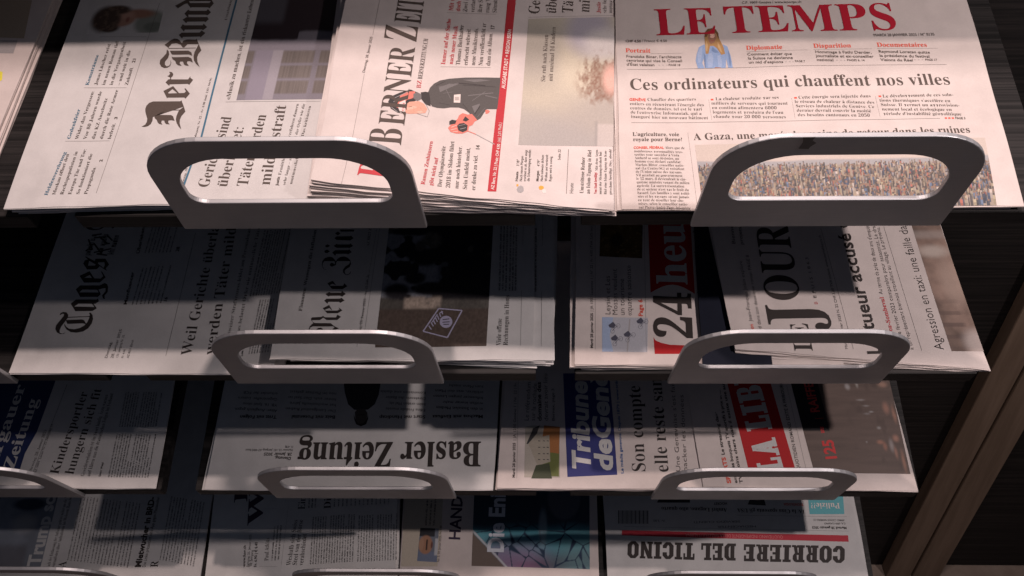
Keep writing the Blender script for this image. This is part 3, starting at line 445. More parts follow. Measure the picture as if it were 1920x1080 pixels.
["t","nzz","Ss","Nr. 22 246. Jg.",-432.46,79.17,89.55,23.75,2.38,"k",0],
["t","nzz","Ss","AZ 8021 Zürich CHF 5.70",-435.05,135.29,88.21,53.51,2.72,"k",0],
["l","nzz",-437.43,22.67,-429.06,155.87,0.2,"k",0],
["l","nzz",-431.76,28.39,-426.01,159.15,0.2,"k",0],
["i","nzz","figures",[[-419.91,22.27],[-312.55,24.47],[-308.33,176.68],[-416.08,174.31]],90,80],
["t","nzz","Sr","Viele offene",-298.67,25.17,88.88,29.31,4.37,"k",0],
["t","nzz","Sr","Rechnungen in Homs",-291.99,25.24,89.07,55.33,4.37,"k",0],
["f","nzz",3,-300.17,85.28,3.18,0.03,89.55,75.75,2.65,"k",11],
["f","nzz",3,-290.09,85.38,2.92,0.03,89.55,75.75,2.65,"k",12],
["l","nzz",-279.65,25.36,-278.94,85.49,0.2,"k",0],
["l","nzz",-278.13,138.09,-277.21,176.99,0.2,"k",0],
["l","nzz",-360.53,65.01,-337.46,63.02,1.3,"pgrey",2],
["l","nzz",-337.46,63.02,-350.61,33.46,1.3,"pgrey",2],
["l","nzz",-350.61,33.46,-374.51,40.1,1.3,"pgrey",2],
["l","nzz",-374.51,40.1,-360.53,65.01,1.3,"pgrey",2],
["g","nzz",[[-346.4,50.5],[-346.72,48.09],[-347.84,45.99],[-349.61,44.5],[-351.79,43.81],[-354.08,44.02],[-356.18,45.08],[-357.81,46.88],[-358.75,49.15],[-358.86,51.61],[-358.14,53.91],[-356.67,55.75],[-354.66,56.87],[-352.37,57.12],[-350.12,56.47],[-348.22,55.0],[-346.92,52.91]],"pgrey",2],
["l","nzz",-357.78,62.38,-356.3,58.72,1.1,"pgrey",3],
["l","nzz",-359.64,60.16,-358.12,55.78,1.1,"pgrey",3],
["l","nzz",-361.46,57.21,-359.68,52.84,1.1,"pgrey",3],
["l","nzz",-363.31,55.0,-361.13,50.36,1.1,"pgrey",3],
["l","nzz",-365.13,52.06,-362.95,47.72,1.1,"pgrey",3],
["l","nzz",-367.36,49.86,-364.79,45.54,1.1,"pgrey",3],
["l","nzz",-369.38,46.21,-366.56,41.91,1.1,"pgrey",3],
["l","nzz",-361.53,58.67,-366.32,49.87,1.1,"pgrey",3],
["l","nzz",-356.17,61.66,-358.98,60.16,1.1,"pgrey",3],
["l","nzz",-356.03,52.88,-349.53,53.67,0.9,"coat",4],
["l","nzz",-356.15,49.97,-349.14,50.47,0.9,"coat",4],
["l","nzz",-355.13,47.51,-349.55,47.86,0.9,"coat",4],
["t","vaud","Gb","Mardi 28 janvier 2025",-209.78,23.02,88.2,38.0,2.57,"k",0],
["t","vaud","Gs","| JA 1000 Lausanne 1 | N° 22 | Fr. 4.00 (TVA 2,6% incl.)",-208.53,62.76,88.51,102.27,2.62,"k",0],
["l","vaud",-207.76,21.89,-203.12,165.0,0.2,"k",0],
["g","vaud",[[-201.18,19.66],[-157.7,19.78],[-154.97,57.0],[-199.84,56.91]],"lgrey3",0],
["g","vaud",[[-201.18,19.66],[-190.43,19.69],[-193.33,36.69],[-190.8,48.2],[-188.87,56.93],[-199.84,56.91]],"sky",1],
["l","vaud",-177.12,19.72,-172.79,55.21,1.3,"lgrey",1],
["l","vaud",-188.45,41.86,-188.88,40.38,0.3,"ink2",3],
["l","vaud",-188.88,40.38,-189.88,39.46,0.3,"ink2",3],
["l","vaud",-189.88,39.46,-191.07,39.46,0.3,"ink2",3],
["l","vaud",-191.07,39.46,-191.99,40.37,0.3,"ink2",3],
["l","vaud",-191.99,40.37,-192.3,41.85,0.3,"ink2",3],
["l","vaud",-192.3,41.85,-191.87,43.33,0.3,"ink2",3],
["l","vaud",-191.87,43.33,-190.87,44.25,0.3,"ink2",3],
["l","vaud",-190.87,44.25,-189.68,44.25,0.3,"ink2",3],
["l","vaud",-189.68,44.25,-188.75,43.34,0.3,"ink2",3],
["l","vaud",-188.75,43.34,-188.45,41.86,0.3,"ink2",3],
["l","vaud",-182.53,47.55,-182.96,46.06,0.3,"ink2",3],
["l","vaud",-182.96,46.06,-183.97,45.14,0.3,"ink2",3],
["l","vaud",-183.97,45.14,-185.16,45.14,0.3,"ink2",3],
["l","vaud",-185.16,45.14,-186.09,46.06,0.3,"ink2",3],
["l","vaud",-186.09,46.06,-186.39,47.54,0.3,"ink2",3],
["l","vaud",-186.39,47.54,-185.96,49.03,0.3,"ink2",3],
["l","vaud",-185.96,49.03,-184.95,49.96,0.3,"ink2",3],
["l","vaud",-184.95,49.96,-183.75,49.96,0.3,"ink2",3],
["l","vaud",-183.75,49.96,-182.83,49.04,0.3,"ink2",3],
["l","vaud",-182.83,49.04,-182.53,47.55,0.3,"ink2",3],
["l","vaud",-190.37,41.85,-187.35,46.28,0.5,"ink2",3],
["l","vaud",-187.35,46.28,-184.46,47.55,0.5,"ink2",3],
["g","vaud",[[-194.09,48.16],[-189.39,51.98],[-186.7,48.18],[-189.11,45.01],[-193.06,45.63]],"ink2",3],
["l","vaud",-186.78,28.12,-187.21,26.66,0.3,"ink2",3],
["l","vaud",-187.21,26.66,-188.2,25.76,0.3,"ink2",3],
["l","vaud",-188.2,25.76,-189.38,25.76,0.3,"ink2",3],
["l","vaud",-189.38,25.76,-190.3,26.65,0.3,"ink2",3],
["l","vaud",-190.3,26.65,-190.6,28.11,0.3,"ink2",3],
["l","vaud",-190.6,28.11,-190.18,29.57,0.3,"ink2",3],
["l","vaud",-190.18,29.57,-189.18,30.48,0.3,"ink2",3],
["l","vaud",-189.18,30.48,-188.0,30.48,0.3,"ink2",3],
["l","vaud",-188.0,30.48,-187.08,29.58,0.3,"ink2",3],
["l","vaud",-187.08,29.58,-186.78,28.12,0.3,"ink2",3],
["l","vaud",-180.9,33.73,-181.33,32.26,0.3,"ink2",3],
["l","vaud",-181.33,32.26,-182.33,31.36,0.3,"ink2",3],
["l","vaud",-182.33,31.36,-183.51,31.35,0.3,"ink2",3],
["l","vaud",-183.51,31.35,-184.43,32.26,0.3,"ink2",3],
["l","vaud",-184.43,32.26,-184.73,33.72,0.3,"ink2",3],
["l","vaud",-184.73,33.72,-184.3,35.19,0.3,"ink2",3],
["l","vaud",-184.3,35.19,-183.3,36.1,0.3,"ink2",3],
["l","vaud",-183.3,36.1,-182.11,36.1,0.3,"ink2",3],
["l","vaud",-182.11,36.1,-181.2,35.2,0.3,"ink2",3],
["l","vaud",-181.2,35.2,-180.9,33.73,0.3,"ink2",3],
["l","vaud",-188.69,28.11,-185.69,32.47,0.5,"ink2",3],
["l","vaud",-185.69,32.47,-182.81,33.73,0.5,"ink2",3],
["g","vaud",[[-192.38,34.33],[-187.7,38.09],[-185.04,34.34],[-187.43,31.22],[-191.35,31.84]],"ink2",3],
["l","vaud",-174.19,32.5,-174.63,31.04,0.3,"ink2",3],
["l","vaud",-174.63,31.04,-175.63,30.13,0.3,"ink2",3],
["l","vaud",-175.63,30.13,-176.82,30.13,0.3,"ink2",3],
["l","vaud",-176.82,30.13,-177.73,31.03,0.3,"ink2",3],
["l","vaud",-177.73,31.03,-178.02,32.49,0.3,"ink2",3],
["l","vaud",-178.02,32.49,-177.59,33.96,0.3,"ink2",3],
["l","vaud",-177.59,33.96,-176.59,34.87,0.3,"ink2",3],
["l","vaud",-176.59,34.87,-175.4,34.87,0.3,"ink2",3],
["l","vaud",-175.4,34.87,-174.49,33.96,0.3,"ink2",3],
["l","vaud",-174.49,33.96,-174.19,32.5,0.3,"ink2",3],
["l","vaud",-168.26,38.14,-168.71,36.66,0.3,"ink2",3],
["l","vaud",-168.71,36.66,-169.71,35.75,0.3,"ink2",3],
["l","vaud",-169.71,35.75,-170.9,35.75,0.3,"ink2",3],
["l","vaud",-170.9,35.75,-171.81,36.66,0.3,"ink2",3],
["l","vaud",-171.81,36.66,-172.1,38.13,0.3,"ink2",3],
["l","vaud",-172.1,38.13,-171.66,39.6,0.3,"ink2",3],
["l","vaud",-171.66,39.6,-170.65,40.52,0.3,"ink2",3],
["l","vaud",-170.65,40.52,-169.46,40.52,0.3,"ink2",3],
["l","vaud",-169.46,40.52,-168.55,39.61,0.3,"ink2",3],
["l","vaud",-168.55,39.61,-168.26,38.14,0.3,"ink2",3],
["l","vaud",-176.11,32.5,-173.07,36.87,0.5,"ink2",3],
["l","vaud",-173.07,36.87,-170.18,38.13,0.5,"ink2",3],
["g","vaud",[[-179.76,38.74],[-175.05,42.52],[-172.41,38.75],[-174.83,35.62],[-178.75,36.23]],"ink2",3],
["l","vaud",-160.98,46.96,-161.44,45.48,0.3,"ink2",3],
["l","vaud",-161.44,45.48,-162.45,44.56,0.3,"ink2",3],
["l","vaud",-162.45,44.56,-163.64,44.56,0.3,"ink2",3],
["l","vaud",-163.64,44.56,-164.56,45.47,0.3,"ink2",3],
["l","vaud",-164.56,45.47,-164.84,46.95,0.3,"ink2",3],
["l","vaud",-164.84,46.95,-164.39,48.44,0.3,"ink2",3],
["l","vaud",-164.39,48.44,-163.38,49.37,0.3,"ink2",3],
["l","vaud",-163.38,49.37,-162.18,49.37,0.3,"ink2",3],
["l","vaud",-162.18,49.37,-161.27,48.45,0.3,"ink2",3],
["l","vaud",-161.27,48.45,-160.98,46.96,0.3,"ink2",3],
["l","vaud",-154.97,52.68,-155.43,51.19,0.3,"ink2",3],
["l","vaud",-155.43,51.19,-156.45,50.26,0.3,"ink2",3],
["l","vaud",-156.45,50.26,-157.64,50.26,0.3,"ink2",3],
["l","vaud",-157.64,50.26,-158.56,51.18,0.3,"ink2",3],
["l","vaud",-158.56,51.18,-158.84,52.67,0.3,"ink2",3],
["l","vaud",-158.84,52.67,-158.38,54.17,0.3,"ink2",3],
["l","vaud",-158.38,54.17,-157.36,55.1,0.3,"ink2",3],
["l","vaud",-157.36,55.1,-156.16,55.1,0.3,"ink2",3],
["l","vaud",-156.16,55.1,-155.25,54.18,0.3,"ink2",3],
["l","vaud",-155.25,54.18,-154.97,52.68,0.3,"ink2",3],
["l","vaud",-162.91,46.96,-159.82,51.4,0.5,"ink2",3],
["l","vaud",-159.82,51.4,-156.9,52.68,0.5,"ink2",3],
["g","vaud",[[-166.55,53.3],[-161.78,57.13],[-159.14,53.31],[-161.6,50.13],[-165.54,50.76]],"ink2",3],
["p","vaud","Gl",["Leysin et Les","Mosses veulent","un tourisme","«quatre saisons»"],-191.6,59.27,7.03,-0.18,88.31,57.28,4.97,"k"],
["t","vaud","Gb","Page 6",-159.8,58.16,88.31,18.9,4.17,"r2",0],
["i","vaud","brown",[[-200.03,126.59],[-156.91,124.1],[-153.98,166.29],[-197.6,165.0]],40,36],
["t","vaud","Sx","24",-113.17,33.45,87.63,51.49,35.48,"k",0],
["g","vaud",[[-148.16,171.52],[-104.45,172.81],[-106.92,83.71],[-112.09,87.53],[-117.32,90.81],[-122.64,93.05],[-128.08,93.93],[-133.63,93.34],[-139.27,91.39],[-144.96,88.39],[-150.67,84.85]],"red4",0],
["t","vaud","Sx","heures",-113.54,93.34,88.63,132.05,30.77,"pw",0],
["g","vaud",[[-150.75,35.83],[-149.35,32.63],[-144.17,29.92],[-135.76,27.82],[-120.86,27.15],[-127.42,17.99],[-150.81,17.92]],"red4",0],
["t","vaud","Gb","Le grand quotidien vaudois",-101.33,84.31,88.76,80.67,3.17,"k",0],
["l","vaud",-158.72,19.77,-152.4,164.98,0.2,"k",0],
["t","jura","Gb","ton",-54.84,39.07,94.36,7.42,3.35,"r2",0],
["t","jura","Gl","Jean-François Jobin explore",-55.48,49.35,92.31,67.94,3.37,"k",0],
["t","jura","Gl","rd dans son deuxième roman PAGE 8",-47.36,39.22,92.09,85.07,3.36,"k",0],
["t","jura","Gr","Bienne: des",-62.63,136.48,90.78,37.21,3.53,"k",0],
["t","jura","Gr","projets pour",-54.56,136.03,90.43,37.85,3.53,"k",0],
["t","jura","St","LE",-1.12,18.76,91.6,29.99,17.39,"k",0],
["t","jura","St","J",13.99,41.05,92.31,30.14,53.8,"k",0],
["t","jura","St","OUR",-5.47,71.95,90.56,88.8,33.65,"k",0],
["t","jura","St","NAL",-7.1,163.31,89.23,72.46,35.26,"k",0],
["t","jura","Gb","D",10.93,69.36,94.36,2.94,2.89,"r",0],
["t","jura","Gr","E P U I S  1 8 6 3",10.84,75.84,92.04,47.29,2.9,"k",0],
["l","jura",38.17,21.78,27.62,158.32,0.25,"k",0],
["t","jura","Gs","Mardi 28 janvier 2025 N. 22 CHF 3.80 TVA incluse, www.journaldujura.ch",33.04,21.68,93.1,128.46,2.57,"k",0],
["t","jura","Gb","Le tueur accusé de",64.37,16.73,93.3,163.35,13.32,"k",0],
["t","jura","Sx","boz-Sombeval",80.17,38.41,93.22,41.3,3.89,"r",0],
["t","jura","Gl","Au terme de près de deux ans d'enquête, le",77.87,82.63,90.05,87.9,3.98,"k",0],
["t","jura","Gl","mois de février 2023 comparaîtra pour assassinat. Le drame",88.53,22.79,91.9,146.66,3.86,"k",0],
["t","jura","Gl","a un représentant biennois travaillant au village. Le prévenu, qui",96.76,22.95,93.6,146.8,3.86,"k",0],
["l","jura",104.26,21.98,92.67,161.15,0.25,"k",0],
["t","jura","Gl","Agression en taxi: une faille dans",126.12,23.54,94.16,149.59,8.76,"k",0],
["i","jura","taxi",[[132.98,21.99],[163.92,22.61],[150.65,172.27],[121.14,171.56]],26,70],
["g","aargau",[[-907.91,22.43],[-848.2,21.35],[-847.37,41.33],[-840.4,66.83],[-835.3,126.38],[-834.61,146.94],[-912.21,146.97],[-930.62,99.46]],"navy",0],
["t","aargau","Sx","Zeitung",-855.53,21.33,85.67,86.43,12.84,"pw",0],
["t","aargau","Sx","Aargauer",-877.82,7.12,85.66,118.24,12.77,"pw",0],
["t","aargau","Ss","Dienstag, 28. Januar 2025",-834.28,19.53,84.2,50.16,3.05,"k",0],
["l","aargau",-832.13,18.3,-819.95,126.38,0.35,"k",0],
["t","aargau","Ss","AZ 5001 Aarau Nr. 22 Jahrgang 29",-828.47,18.31,85.13,58.46,2.44,"k",0],
["t","aargau","Sr","Kindersportler",-803.04,16.54,83.71,100.32,10.34,"k",0],
["t","aargau","Sr","hungern sich fit",-786.02,16.58,84.72,104.16,10.33,"k",0],
["t","aargau","Ss","Gewichtsreduktion ist im Sport häufig, Ärzte warnen",-773.44,14.78,86.35,98.33,4.25,"k",0],
["t","aargau","Ss","und klären nun die dramatischen Folgen im Verband",-766.76,14.79,86.76,99.62,4.25,"k",0],
["t","aargau","Gb","Simon Wespi",-754.64,14.83,90.98,16.69,2.43,"k",0],
["f","aargau",9,-744.8,14.24,5.61,-0.06,90.98,51.46,2.79,"k",20],
["f","aargau",9,-744.77,73.43,5.28,0.01,90.98,42.84,2.86,"k",21],
["t","basel","Sx","Basler",-326.91,56.63,-179.89,91.16,28.68,"k",0],
["t","basel","Sx","Zeitung",-427.21,56.45,-179.56,108.07,28.81,"k",0],
["t","basel","Gb","Dienstag,",-542.34,38.6,177.42,18.85,3.46,"k",0],
["t","basel","Gb","28. Januar 2025",-541.74,43.61,-179.88,32.32,3.47,"k",0],
["t","basel","Gs","Nummer 22, 183. Jahrgang, AZ 4002 Basel",-541.68,48.01,-179.88,53.79,2.54,"k",0],
["t","basel","Gs","Fr. 4.90",-541.54,51.8,177.42,9.18,2.54,"k",0],
["t","basel","Gb","Tritt mit Folgen",-565.35,88.41,-179.94,42.99,3.95,"k",0],
["t","basel","Gb","Beiz mit Potenzial",-497.0,88.48,-179.94,50.93,3.93,"k",0],
["t","basel","Gb","Start mit Handicap",-392.44,88.59,-179.94,53.76,3.9,"k",0],
["t","basel","Gb","Machos mit Einfluss",-325.9,88.66,-179.94,58.52,3.89,"k",0],
["p","basel","Gs",["Alter: Ausgleich gegen","YB: 16. Spiel ohne","Gegentreffer. Luzern","erkundet der FCB"],-565.68,95.62,-0.72,7.08,177.42,50.01,3.31,"k"],
["p","basel","Gs",["Der Landgasthof Riehen","hat wechselvolle Jahre","hinter sich. Der Saal ist","neu im Pächter gefasst"],-497.11,95.68,-0.51,7.07,177.42,59.2,3.3,"k"],
["p","basel","Gs",["Edina Fridolic musste","beim ersten Mal als","Direktorin des Basler","Kommission eine dunkle"],-392.87,96.43,-0.18,7.06,177.42,53.95,3.28,"k"],
["p","basel","Gs",["in den Sozialen Medien","wollen immer mehr","Influencer jungen Leuten","erklären, was den Mann","zum Mann macht"],-326.11,97.14,-0.02,6.96,177.42,58.74,3.27,"k"],
["g","basel",[[-493.79,141.25],[-447.83,141.24],[-448.08,124.29],[-448.86,114.25],[-452.61,102.63],[-459.84,96.04],[-469.08,95.22],[-476.15,96.03],[-483.77,102.61],[-489.12,117.57]],"coat",1],
["g","basel",[[-475.07,92.75],[-472.34,96.85],[-463.79,96.86],[-460.26,91.95],[-460.34,83.8],[-464.48,78.13],[-469.88,78.12],[-473.48,83.79]],"skin4",2],
["g","basel",[[-476.16,91.12],[-473.48,83.79],[-469.95,78.93],[-464.55,78.94],[-460.34,83.8],[-459.42,91.13],[-458.87,84.62],[-460.63,78.14],[-466.58,75.71],[-472.19,78.12],[-475.1,84.6]],"k",3],
["l","basel",-471.67,89.49,-463.18,89.82,0.8,"k",3],
["t","geneve","Gb","Mardi 28 janvier 2025",-288.58,14.02,89.66,40.68,2.96,"k",0],
["t","geneve","Gs","| JA 1200 Genève 1 | Nr. 22 | Fr. 4.20",-288.06,57.22,89.61,82.28,3.02,"k",0],
["l","geneve",-286.51,13.43,-285.62,139.49,0.2,"k",0],
["g","geneve",[[-278.24,14.66],[-238.66,14.77],[-238.41,73.78],[-268.15,75.65],[-277.26,73.72]],"sand",0],
["g","geneve",[[-264.64,16.51],[-239.82,15.98],[-238.41,73.78],[-248.73,73.76],[-262.14,54.75]],"grass",1],
["g","geneve",[[-259.78,45.38],[-239.46,42.32],[-237.81,73.78],[-256.0,75.67]],"orange2",2],
["g","geneve",[[-274.18,54.73],[-263.92,66.11],[-257.28,62.32],[-250.02,64.23],[-249.11,33.04],[-263.42,28.09]],"stone",3],
["g","geneve",[[-275.99,53.47],[-268.15,72.46],[-260.85,75.66],[-263.92,66.11],[-274.18,53.48]],"coat",4],
["g","geneve",[[-270.55,13.47],[-265.2,28.7],[-250.32,31.19],[-247.52,13.54]],"dgrass",4],
["l","geneve",-262.74,57.27,-260.33,57.02,0.9,"coat",5],
["l","geneve",-262.76,49.74,-260.36,49.5,0.9,"coat",5],
["l","geneve",-262.78,42.27,-260.39,42.03,0.9,"coat",5],
["l","geneve",-262.8,35.47,-260.42,35.23,0.9,"coat",5],
["l","geneve",-257.31,57.28,-254.91,57.03,0.9,"coat",5],
["l","geneve",-257.36,49.75,-254.96,49.51,0.9,"coat",5],
["l","geneve",-257.4,42.28,-255.01,42.04,0.9,"coat",5],
["l","geneve",-257.44,35.48,-255.05,35.24,0.9,"coat",5],
["l","geneve",-253.1,57.28,-250.69,57.04,0.9,"coat",5],
["l","geneve",-253.15,49.76,-250.75,49.52,0.9,"coat",5],
["l","geneve",-253.21,42.29,-250.82,42.05,0.9,"coat",5],
["l","geneve",-253.26,35.49,-250.88,35.25,0.9,"coat",5],
["p","geneve","Gl",["Le référendum","sur la rochade"],-273.63,80.78,7.31,0.01,86.85,47.94,4.88,"k"],
["t","geneve","Gb","domaine des",-258.7,80.79,90.83,47.92,4.87,"k",0],
["t","geneve","Gl","devrait avoir lieu",-251.09,80.8,90.74,58.69,4.87,"k",0],
["t","geneve","Gr","Bernex, page 3",-243.79,80.81,90.22,39.88,3.04,"k",0],
["g","geneve",[[-230.38,15.4],[-175.18,17.98],[-176.66,73.86],[-179.51,139.47],[-233.12,139.48],[-231.75,73.79]],"navy2",0],
["t","geneve","Gx","Tribune",-204.81,22.75,90.63,105.97,20.12,"pw",0.18],
["t","geneve","Gx","deGenève",-180.04,21.6,91.19,152.2,20.08,"pw",0.18],
["t","geneve","Gb","Le média genevois. Depuis 1879 | www.tribune",-168.05,19.21,91.01,120.28,2.95,"blue3",0],
["t","geneve","Sr","Son compte était vide,",-143.54,20.49,90.42,195.74,14.73,"k",0],
["t","geneve","Sr","elle reste sans réponse",-118.23,20.55,90.5,195.62,14.71,"k",0],
["t","geneve","Gl","Une Genevoise s'est fait",-105.25,21.19,89.59,107.52,4.7,"k",0],
["t","geneve","Gl","hacker les données",-97.61,21.22,88.51,91.62,4.7,"k",0],
["t","liberte","Gx","SPORTS",-50.91,8.49,96.69,29.88,4.38,"r2",0],
["t","liberte","Gb","Le streaming dans sa nuiser, c'est",-54.74,40.62,94.02,95.34,3.55,"k",0],
["t","liberte","Gb","entre les bouquets TV sportifs à prix et les autres",-43.91,8.53,94.28,130.95,3.5,"k",0],
["t","liberte","Gb","TV moins chers mais il existe une autre",-38.08,8.56,94.1,127.55,3.5,"k",0],
["g","liberte",[[-29.99,23.65],[21.64,23.92],[7.01,124.63],[4.05,146.06],[-46.21,145.89],[-42.78,124.45]],"red4",0],
["g","liberte",[[8.95,25.33],[7.98,32.12],[-20.26,28.63],[-19.2,21.86]],"pw",2,"masthead"],
["g","liberte",[[-14.66,20.31],[-16.43,31.77],[-20.67,31.24],[-18.87,19.79]],"pw",2,"masthead"],
["g","liberte",[[9.25,23.25],[6.93,39.48],[2.39,38.91],[4.75,22.7]],"pw",2,"masthead"],
["g","liberte",[[4.55,35.97],[4.09,39.12],[-4.42,38.07],[-3.95,34.92]],"pw",2,"masthead"],
["g","liberte",[[6.36,43.44],[5.6,48.74],[-23.52,49.46],[-22.94,45.74]],"pw",2,"masthead"],
["g","liberte",[[5.06,52.47],[4.06,59.44],[-23.86,51.59],[-22.86,45.21]],"pw",2,"masthead"],
["g","liberte",[[-0.36,45.84],[-1.72,55.17],[-5.72,54.67],[-4.34,45.35]],"pw",2,"masthead"],
["g","liberte",[[6.66,41.32],[5.44,49.81],[1.74,49.35],[2.97,40.87]],"pw",2,"masthead"],
["g","liberte",[[5.21,51.41],[3.68,62.12],[-0.05,61.66],[1.51,50.95]],"pw",2,"masthead"],
["g","liberte",[[1.93,74.31],[0.91,81.41],[-27.97,77.79],[-26.85,70.7]],"pw",2,"masthead"],
["g","liberte",[[-22.21,69.07],[-24.06,81.07],[-28.39,80.52],[-26.51,68.53]],"pw",2,"masthead"],
["g","liberte",[[2.24,72.13],[-0.19,89.11],[-4.83,88.53],[-2.36,71.56]],"pw",2,"masthead"],
["g","liberte",[[-2.61,85.44],[-3.09,88.75],[-11.79,87.65],[-11.3,84.35]],"pw",2,"masthead"],
["g","liberte",[[-0.87,93.81],[-1.9,101.04],[-31.04,97.37],[-29.9,90.16]],"pw",2,"masthead"],
["g","liberte",[[-0.47,91.05],[-2.3,103.84],[-6.68,103.28],[-4.82,90.5]],"pw",2,"masthead"],
["g","liberte",[[-25.13,87.94],[-27.1,100.7],[-31.47,100.15],[-29.47,87.39]],"pw",2,"masthead"],
["g","liberte",[[-2.91,108.04],[-3.96,115.36],[-33.27,111.65],[-32.13,104.34]],"pw",2,"masthead"],
["g","liberte",[[-2.58,105.8],[-4.61,119.9],[-9.02,119.34],[-6.97,105.24]],"pw",2,"masthead"],
["g","liberte",[[-27.4,102.66],[-29.58,116.72],[-33.98,116.16],[-31.78,102.1]],"pw",2,"masthead"],
["g","liberte",[[-16.7,112.6],[-17.62,118.82],[-21.15,118.37],[-20.21,112.15]],"pw",2,"masthead"],
["g","liberte",[[-33.72,114.47],[-32.87,118.62],[-29.9,120.73],[-24.02,121.48],[-20.23,120.22],[-19.05,116.33]],"pw",2,"masthead"],
["g","liberte",[[-19.13,116.9],[-18.64,121.58],[-15.44,124.31],[-10.73,124.91],[-6.27,123.16],[-4.44,118.76]],"pw",2,"masthead"],
["g","liberte",[[-6.04,129.87],[-7.11,137.34],[-36.71,133.56],[-35.54,126.11]],"pw",2,"masthead"],
["g","liberte",[[-30.47,124.43],[-33.23,142.24],[-37.98,141.64],[-35.19,123.83]],"pw",2,"masthead"],
["g","liberte",[[-5.71,127.58],[-8.35,146.02],[-13.11,145.41],[-10.43,126.98]],"pw",2,"masthead"],
["g","liberte",[[-27.36,139.46],[-27.88,142.93],[-35.01,142.02],[-34.47,138.55]],"pw",2,"masthead"],
["g","liberte",[[-10.82,142.16],[-11.33,145.64],[-19.06,144.65],[-18.54,141.17]],"pw",2,"masthead"],
["g","liberte",[[-19.67,134.56],[-20.53,140.33],[-24.69,139.8],[-23.82,134.03]],"pw",2,"masthead"],
["t","liberte","Gm","QUOTIDIEN ROMAND ÉDITÉ À FRIBOURG",26.92,23.95,93.82,105.62,3.52,"k",0],
["l","liberte",33.37,23.98,24.81,124.7,0.2,"k",0],
["i","liberte","poster",[[41.72,21.01],[146.51,19.76],[143.25,139.79],[28.58,139.4]],60,56],
["t","liberte","Gx","125",68.96,34.51,94.18,24.91,12.36,"r3",0],
["t","liberte","Gb","ans",59.66,66.69,94.18,7.6,5.38,"r3",0],
["l","liberte",51.39,83.78,61.11,84.46,0.4,"r3",3],
["t","liberte","Gb","RAIFFEISEN",57.94,91.5,94.86,61.72,10.27,"r3",0],
["i","junge","bluefig",[[-977.08,11.33],[-898.11,13.08],[-898.12,128.47],[-974.67,128.24]],50,50],
["t","junge","Gx","Trump schickt",-899.65,16.4,91.03,134.09,16.56,"pw",0],
["t","junge","Ss","Nach der Entlassung der Aufseher geht es weiter um die Macht",-886.4,13.14,88.95,100.92,4.13,"k",0],
["t","junge","Ss","Journalisten über Aufnahmen im Weissen Haus befragt",-880.2,13.18,89.21,100.9,4.13,"k",0],
["t","junge","Sr","A",-866.07,14.58,90.32,8.0,9.64,"k",0],
["f","junge",11,-864.89,23.92,7.99,-0.89,90.32,83.1,3.04,"k",30],
["t","junge","Gx","Mietwucher in BRD-",-768.52,15.09,89.53,90.75,7.89,"k",0],
["t","junge","Gs","Die Linke präsentiert eine App gegen Mietwucher",-762.35,15.12,89.39,90.74,4.11,"k",0],
["t","junge","Sr","R",-746.59,15.21,90.32,7.98,9.59,"k",0],
["f","junge",7,-744.27,24.53,7.33,-1.29,90.32,82.82,3.03,"k",31],
["t","finanz","Sx","FINANZ",-644.19,99.28,95.61,167.04,16.93,"ink",0],
["t","finanz","Sx","WIRTSCHAFT",-620.55,71.43,95.13,329.97,18.82,"ink",0],
["t","finanz","Gb","www.fuw.ch",-634.26,16.01,96.34,27.54,3.41,"k",0],
["p","finanz","Gs",["Samstag, 25. Januar 2025","Nr. 6 "," 98. Jahrgang"],-629.83,16.03,2.04,0.01,92.98,41.07,2.73,"k"],
["t","finanz","Gb","Fr. 6.90 | € 6.40",-619.61,16.07,95.65,31.57,3.41,"k",0],
["t","finanz","Sr","Paul Atkins",-605.71,24.08,95.08,29.0,5.12,"k",0],
["f","finanz",3,-600.25,24.1,4.05,0.35,92.98,44.73,2.73,"k",34],
["l","finanz",-616.29,16.75,-593.14,16.85,0.15,"k",0],
["l","finanz",-588.55,18.19,-589.17,93.09,0.15,"k",0],
["l","finanz",-619.67,90.2,-595.83,90.27,0.15,"k",0],
["t","finanz","Sr","Weshalb sich Swiss",-576.3,18.24,88.25,58.19,5.78,"k",0],
["t","finanz","Sr","Steel von der Börse",-568.82,18.28,88.76,58.16,5.78,"k",0],
["t","finanz","Sr","verabschiedet",-560.66,18.31,89.8,39.59,5.78,"k",0],
["f","finanz",10,-550.62,19.68,5.93,0.39,92.98,61.06,2.99,"k",35],
["f","finanz",9,-490.49,23.24,6.08,0.27,92.98,59.25,2.99,"k",36],
["t","finanz","Sr","Einmal",-567.03,89.64,91.02,35.46,9.1,"k",0],
["t","finanz","Sr","Die",-532.84,90.43,92.98,20.45,9.09,"k",0],
["f","finanz",3,-560.97,91.76,4.2,0.01,92.98,19.06,2.8,"k",37],
["f","finanz",8,-527.54,93.24,10.14,0.53,92.98,17.67,3.08,"k",38],
["g","handel",[[-435.86,17.54],[-390.03,17.82],[-386.89,66.08],[-387.01,129.13],[-437.74,128.92]],"cream",0],
["i","handel","man",[[-416.02,24.26],[-390.96,23.08],[-390.29,65.38],[-414.37,65.94]],26,30],
["t","handel","Gs","Nr. 5, 30. Januar 2025, Fr. 5.80",-387.59,23.11,88.49,46.42,3.04,"k",0],
["f","handel",3,-406.31,69.41,5.16,0.03,89.18,34.76,3.44,"k",40],
["t","handel","Gb","HANDELSZEITUNG",-362.97,50.6,88.16,167.87,14.32,"ink",0],
["i","handel","crack",[[-346.97,18.74],[-198.14,15.71],[-195.45,129.92],[-346.2,129.3]],90,70],
["t","handel","Gx","Die Eni",-307.55,34.84,88.78,76.84,20.29,"w2",0],
["g","ticino",[[119.15,45.73],[113.39,45.82],[115.4,42.17],[115.85,42.16]],"k",2,"masthead"],
["g","ticino",[[113.39,45.82],[108.21,41.65],[113.7,40.07],[115.4,42.17]],"k",2,"masthead"],
